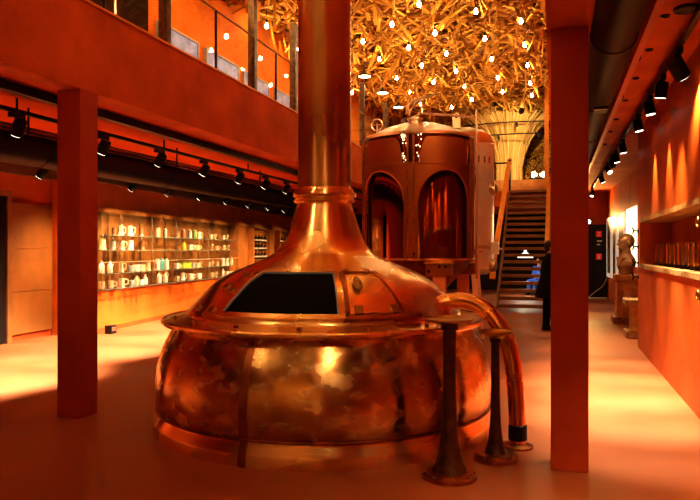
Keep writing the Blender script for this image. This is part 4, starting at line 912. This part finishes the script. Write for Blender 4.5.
# ---------------------------------------------------------------- people
def hand(b, w_, d, side, s=1):
    """palm and five bent fingers; w_ wrist, d pointing direction, side = thumb direction"""
    w_, d, side = Vector(w_), Vector(d).normalized(), Vector(side).normalized(); nrm = d.cross(side).normalized()
    b.tube([w_, w_+d*.04, w_+d*.085], [.024, .03, .03], 10)
    for k, (o_, L) in enumerate(((.026, .065), (.009, .074), (-.009, .07), (-.026, .055))):
        p = w_+d*.085+side*o_; b.tube([p, p+d*L*.5+nrm*.008, p+d*L*.85+nrm*.03], [.010, .009, .007], 8)
    p = w_+d*.03+side*.026; b.tube([p, p+side*.03+d*.025, p+side*.035+d*.06], [.012, .011, .009], 8)
def person(loc, rz, label, pose, top, trous, hair=True, coat=False):
    t = thing('person', loc, label, 'person')
    sit = pose == 'sit'; dz = -.46 if sit else 0
    body = MB(); head_lumps(body, 1.655+dz); body.tube([(0, -.015, 1.44+dz), (0, 0, 1.58+dz)], [.062, .055], 14)
    ring = lambda rx, ry, z, yo=0: [(rx*math.cos(2*PI*k/24), yo+ry*math.sin(2*PI*k/24), z+dz) for k in range(24)]
    body.loft([ring(.15, .10, .90), ring(.165, .11, .97), ring(.14, .10, 1.1), ring(.165, .11, 1.3), ring(.175, .10, 1.4), ring(.08, .07, 1.5)])
    cloth = MB(); legs = MB(); shoes = MB()
    for s1 in (-1, 1):
        if sit:
            hip, kn, an = (s1*.10, 0, .50), (s1*.13, .42, .49), (s1*.13, .42, .09)
            sh, el, wr = (s1*.19, 0, 1.42+dz), (s1*.24, .04, 1.13+dz), (s1*.17, .28, 1.10+dz)
        else:
            hip, kn, an = (s1*.095, 0, .92), (s1*.10, .03*s1, .50), (s1*.10, .05*s1, .09)
            sh, el, wr = (s1*.19, -.01, 1.42), (s1*(.33 if coat else .255), -.03, 1.14), (s1*(.385 if coat else .25), .06, .91)
        body.tube([hip, kn, an], [.085, .055, .04], 12); body.tube([sh, el, wr], [.05, .04, .027], 12)
        d = Vector(wr)-Vector(el); hand(body, wr, d, (-s1 if sit else 0, 0 if sit else 1, 0))
        body.tube([(an[0], an[1]-.04, .05), (an[0], an[1]+.15, .03)], [.035, .028], 10); body.tube([an, (an[0], an[1], .04)], .035, 10)
        legs.tube([hip, kn, (an[0], an[1], .08)], [.108, .082, .068], 16)
        shoes.loft([[(an[0]+wx*math.cos(2*PI*k/16), an[1]+yc+ly*math.sin(2*PI*k/16), z) for k in range(16)] for wx, ly, yc, z in [(.046, .135, .05, .0), (.05, .14, .05, .03), (.045, .10, .02, .07), (.042, .06, -.01, .12)]])
        cloth.tube([(sh[0]*.8, sh[1], sh[2]+.02), sh, el, tuple(Vector(el)+(Vector(wr)-Vector(el))*.95)], [.075, .074, .058, .047], 14)
    if coat:
        cloth.loft([ring(.33, .30, .66), ring(.31, .27, .80), ring(.26, .21, 1.0), ring(.22, .15, 1.2), ring(.215, .145, 1.36), ring(.17, .12, 1.45), ring(.09, .09, 1.51), ring(.08, .085, 1.54)])
    else:
        cloth.loft([ring(.175, .125, .92), ring(.17, .125, 1.0), ring(.16, .12, 1.1), ring(.185, .13, 1.3), ring(.19, .115, 1.4), ring(.10, .085, 1.49)])
        legs.loft([ring(.165, .12, .84 if not sit else .9), ring(.172, .125, 1.0)])
    xf(body, loc, rz); xf(cloth, loc, rz); xf(legs, loc, rz); xf(shoes, loc, rz)
    remeshed(body, 'body', M['skin'], t, .009, 3)
    remeshed(cloth, 'coat' if coat else 'shirt', top, t, .014, 4)
    remeshed(legs, 'trousers', trous, t, .014, 3)
    shoes.build('shoes', M['black'], t, smooth=True)
    h = MB(); h.ball((0, -.022, 1.70+dz), .088, .10, .092, 20, 12); h.ball((0, -.06, 1.65+dz), .075, .06, .085, 14, 10)
    xf(h, loc, rz); h.build('hair', M['hair'], t, smooth=True)
    return t
person((-.09, 14.03, 0), -1.2, 'person in a long black coat standing mostly behind the front column', 'stand', M['coat'], M['coat'], coat=True)
person((-.55, 25.3, 0), PI*.8, 'person in blue clothing seated behind the open stairs', 'sit', M['denim'], M['denim'])
t = thing('stool', (-.55, 25.3, 0), 'dark stool under the seated person behind the stairs', 'stool')
MB().lathe([(0, .40), (.17, .40), (.18, .385), (.17, .37), (0, .37)], (-.55, 25.3, 0), 24).build('seat', M['wood_tread'], t, smooth=40)
for k in range(4):
    a = PI/4+k*PI/2; MB().tube([(-.55+.11*math.cos(a), 25.3+.11*math.sin(a), .375), (-.55+.16*math.cos(a), 25.3+.16*math.sin(a), 0)], .016, 8).build('leg', M['black'], t)
t = thing('hanging_lamp', (-.98, 24.2, 1.3), 'white domed lamp hanging behind the open stair treads', 'pendant lamp')
MB().lathe([(.27, 1.33), (.26, 1.36), (.2, 1.44), (.1, 1.49), (.05, 1.52), (.05, 1.6), (0, 1.6)], (-.98, 24.2, 0), 28).build('lamp_shade', M['shade_white'], t, smooth=40)
MB().tube([(-.98, 24.2, 1.6), (-.98, 24.2, 3.06)], .008, 6).build('cord', M['black'], t)

# ---------------------------------------------------------------- remaining room light: lamps added to brighten kettle, straw and walls
def flood(loc, d, e, ang, lab, col=(1, .62, .28), size=.12):  # added fill lamp, there only for the light it throws
    x, y, z = loc; d = Vector(d).normalized()
    t = thing('added_fill_lamp', loc, lab, 'spotlight', 'added fill lamps')
    j = Vector(loc); q = j+d*.14
    MB().tube([j-d*.04, j, q], [.04, .08, .09], 20).build('lamp_head', M['black'], t, smooth=40)
    MB().tube([q+d*.0005, q+d*.003], .082, 20).build('lens', M['lens'], t)
    lamp('SPOT', q+d*.02, e, col, size, d, ang, .7, t)
flood((-.12, 1.2, 4.4), Vector((-2.2, 6.0, .8))-Vector((-.12, 1.2, 4.4)), 160, 34, 'added fill lamp on the deep beam aimed at the kettle belly')
flood((-4.2, 1.6, 4.6), Vector((-2.4, 6.0, 1.0))-Vector((-4.2, 1.6, 4.6)), 150, 34, 'added fill lamp on the gallery parapet aimed at the kettle')
flood((-.12, 9.0, 5.2), Vector((-2.2, 11.8, 2.4))-Vector((-.12, 9.0, 5.2)), 160, 75, 'added fill lamp high on the deep beam aimed at the copper tank')
flood((-1.2, 7.4, 6.3), Vector((-2.2, 17, 6.9))-Vector((-1.2, 7.4, 6.3)), 500, 110, 'added fill lamp high up washing the straw ceiling', (1, .66, .28))
flood((-4.6, 7.4, 6.3), Vector((-3.5, 17, 6.9))-Vector((-4.6, 7.4, 6.3)), 400, 110, 'added fill lamp by the gallery washing the straw ceiling', (1, .6, .24))
flood((-1.0, 22.0, 6.0), Vector((-1.6, 25.7, 5.3))-Vector((-1.0, 22, 6.0)), 600, 80, 'added fill lamp aimed at the flared straw column', (1, .78, .45))

for x, nm in ((-7.5, 'far left wing'), (-5.6, 'left wing'), (-3.6, 'kettle side'), (-2.1, 'middle'), (-.6, 'beam side'), (.75, 'passage')):
    zc = 3.0 if x < -5 or x > 0 else 4.4
    flood((x, YB+.9, zc), (0, -.62, -1), 420 if zc > 4 else 220, 46, 'added fill lamp washing the rear wall, '+nm, (1, .72, .38))
for y in (-3.2, -1.6, 0.2, 1.8):  # added out of view so the kettle belly reflects bright floor
    spotlight((-5.2, y, 2.98), (-.7, .2, -1), 'added track spotlight behind the view on the track nearer the kettle, %s of four' % ORD[int((y+3.3)//1.6)], GA, 420, 50, col=(1, .76, .46))

spotlight((1.09, 14.4, 3.45), Vector((1.46, 16.0, 1.65))-Vector((1.09, 14.4, 3.4)), 'added track spotlight over the passage, aimed at the bust', GC, 160, 30, .8, .95)  # extra head added to brighten the bust
t = flood((1.05, 24.2, 2.50), (.1, -1, .35), 260, 100, 'added fill lamp on top of the service cabinet', (1, .52, .15), .06)

for k, y in enumerate((0.5, 5.0, 9.5, 13.5, 17.5, 21.5)):
    flood((-6.3, y, 4.7), (1.5, .25, 1.25), 330 if y > 6 else 750, 110, 'added fill lamp low in the gallery washing the straw, %s from the rear' % ORD[k], (1, .66, .28))
for k, y in enumerate((2.0, 6.0, 10.1)):
    flood((-.2, y, 5.6), (-1.1, .7 if y > 9 else .1, .75), 300 if y > 9 else 700, 120, 'added fill lamp on the deep beam washing the straw, %s from the rear' % ORD[k], (1, .66, .28))

lamp('POINT', (-.98, 24.2, 1.34), 40, (1, .85, .6), .08)
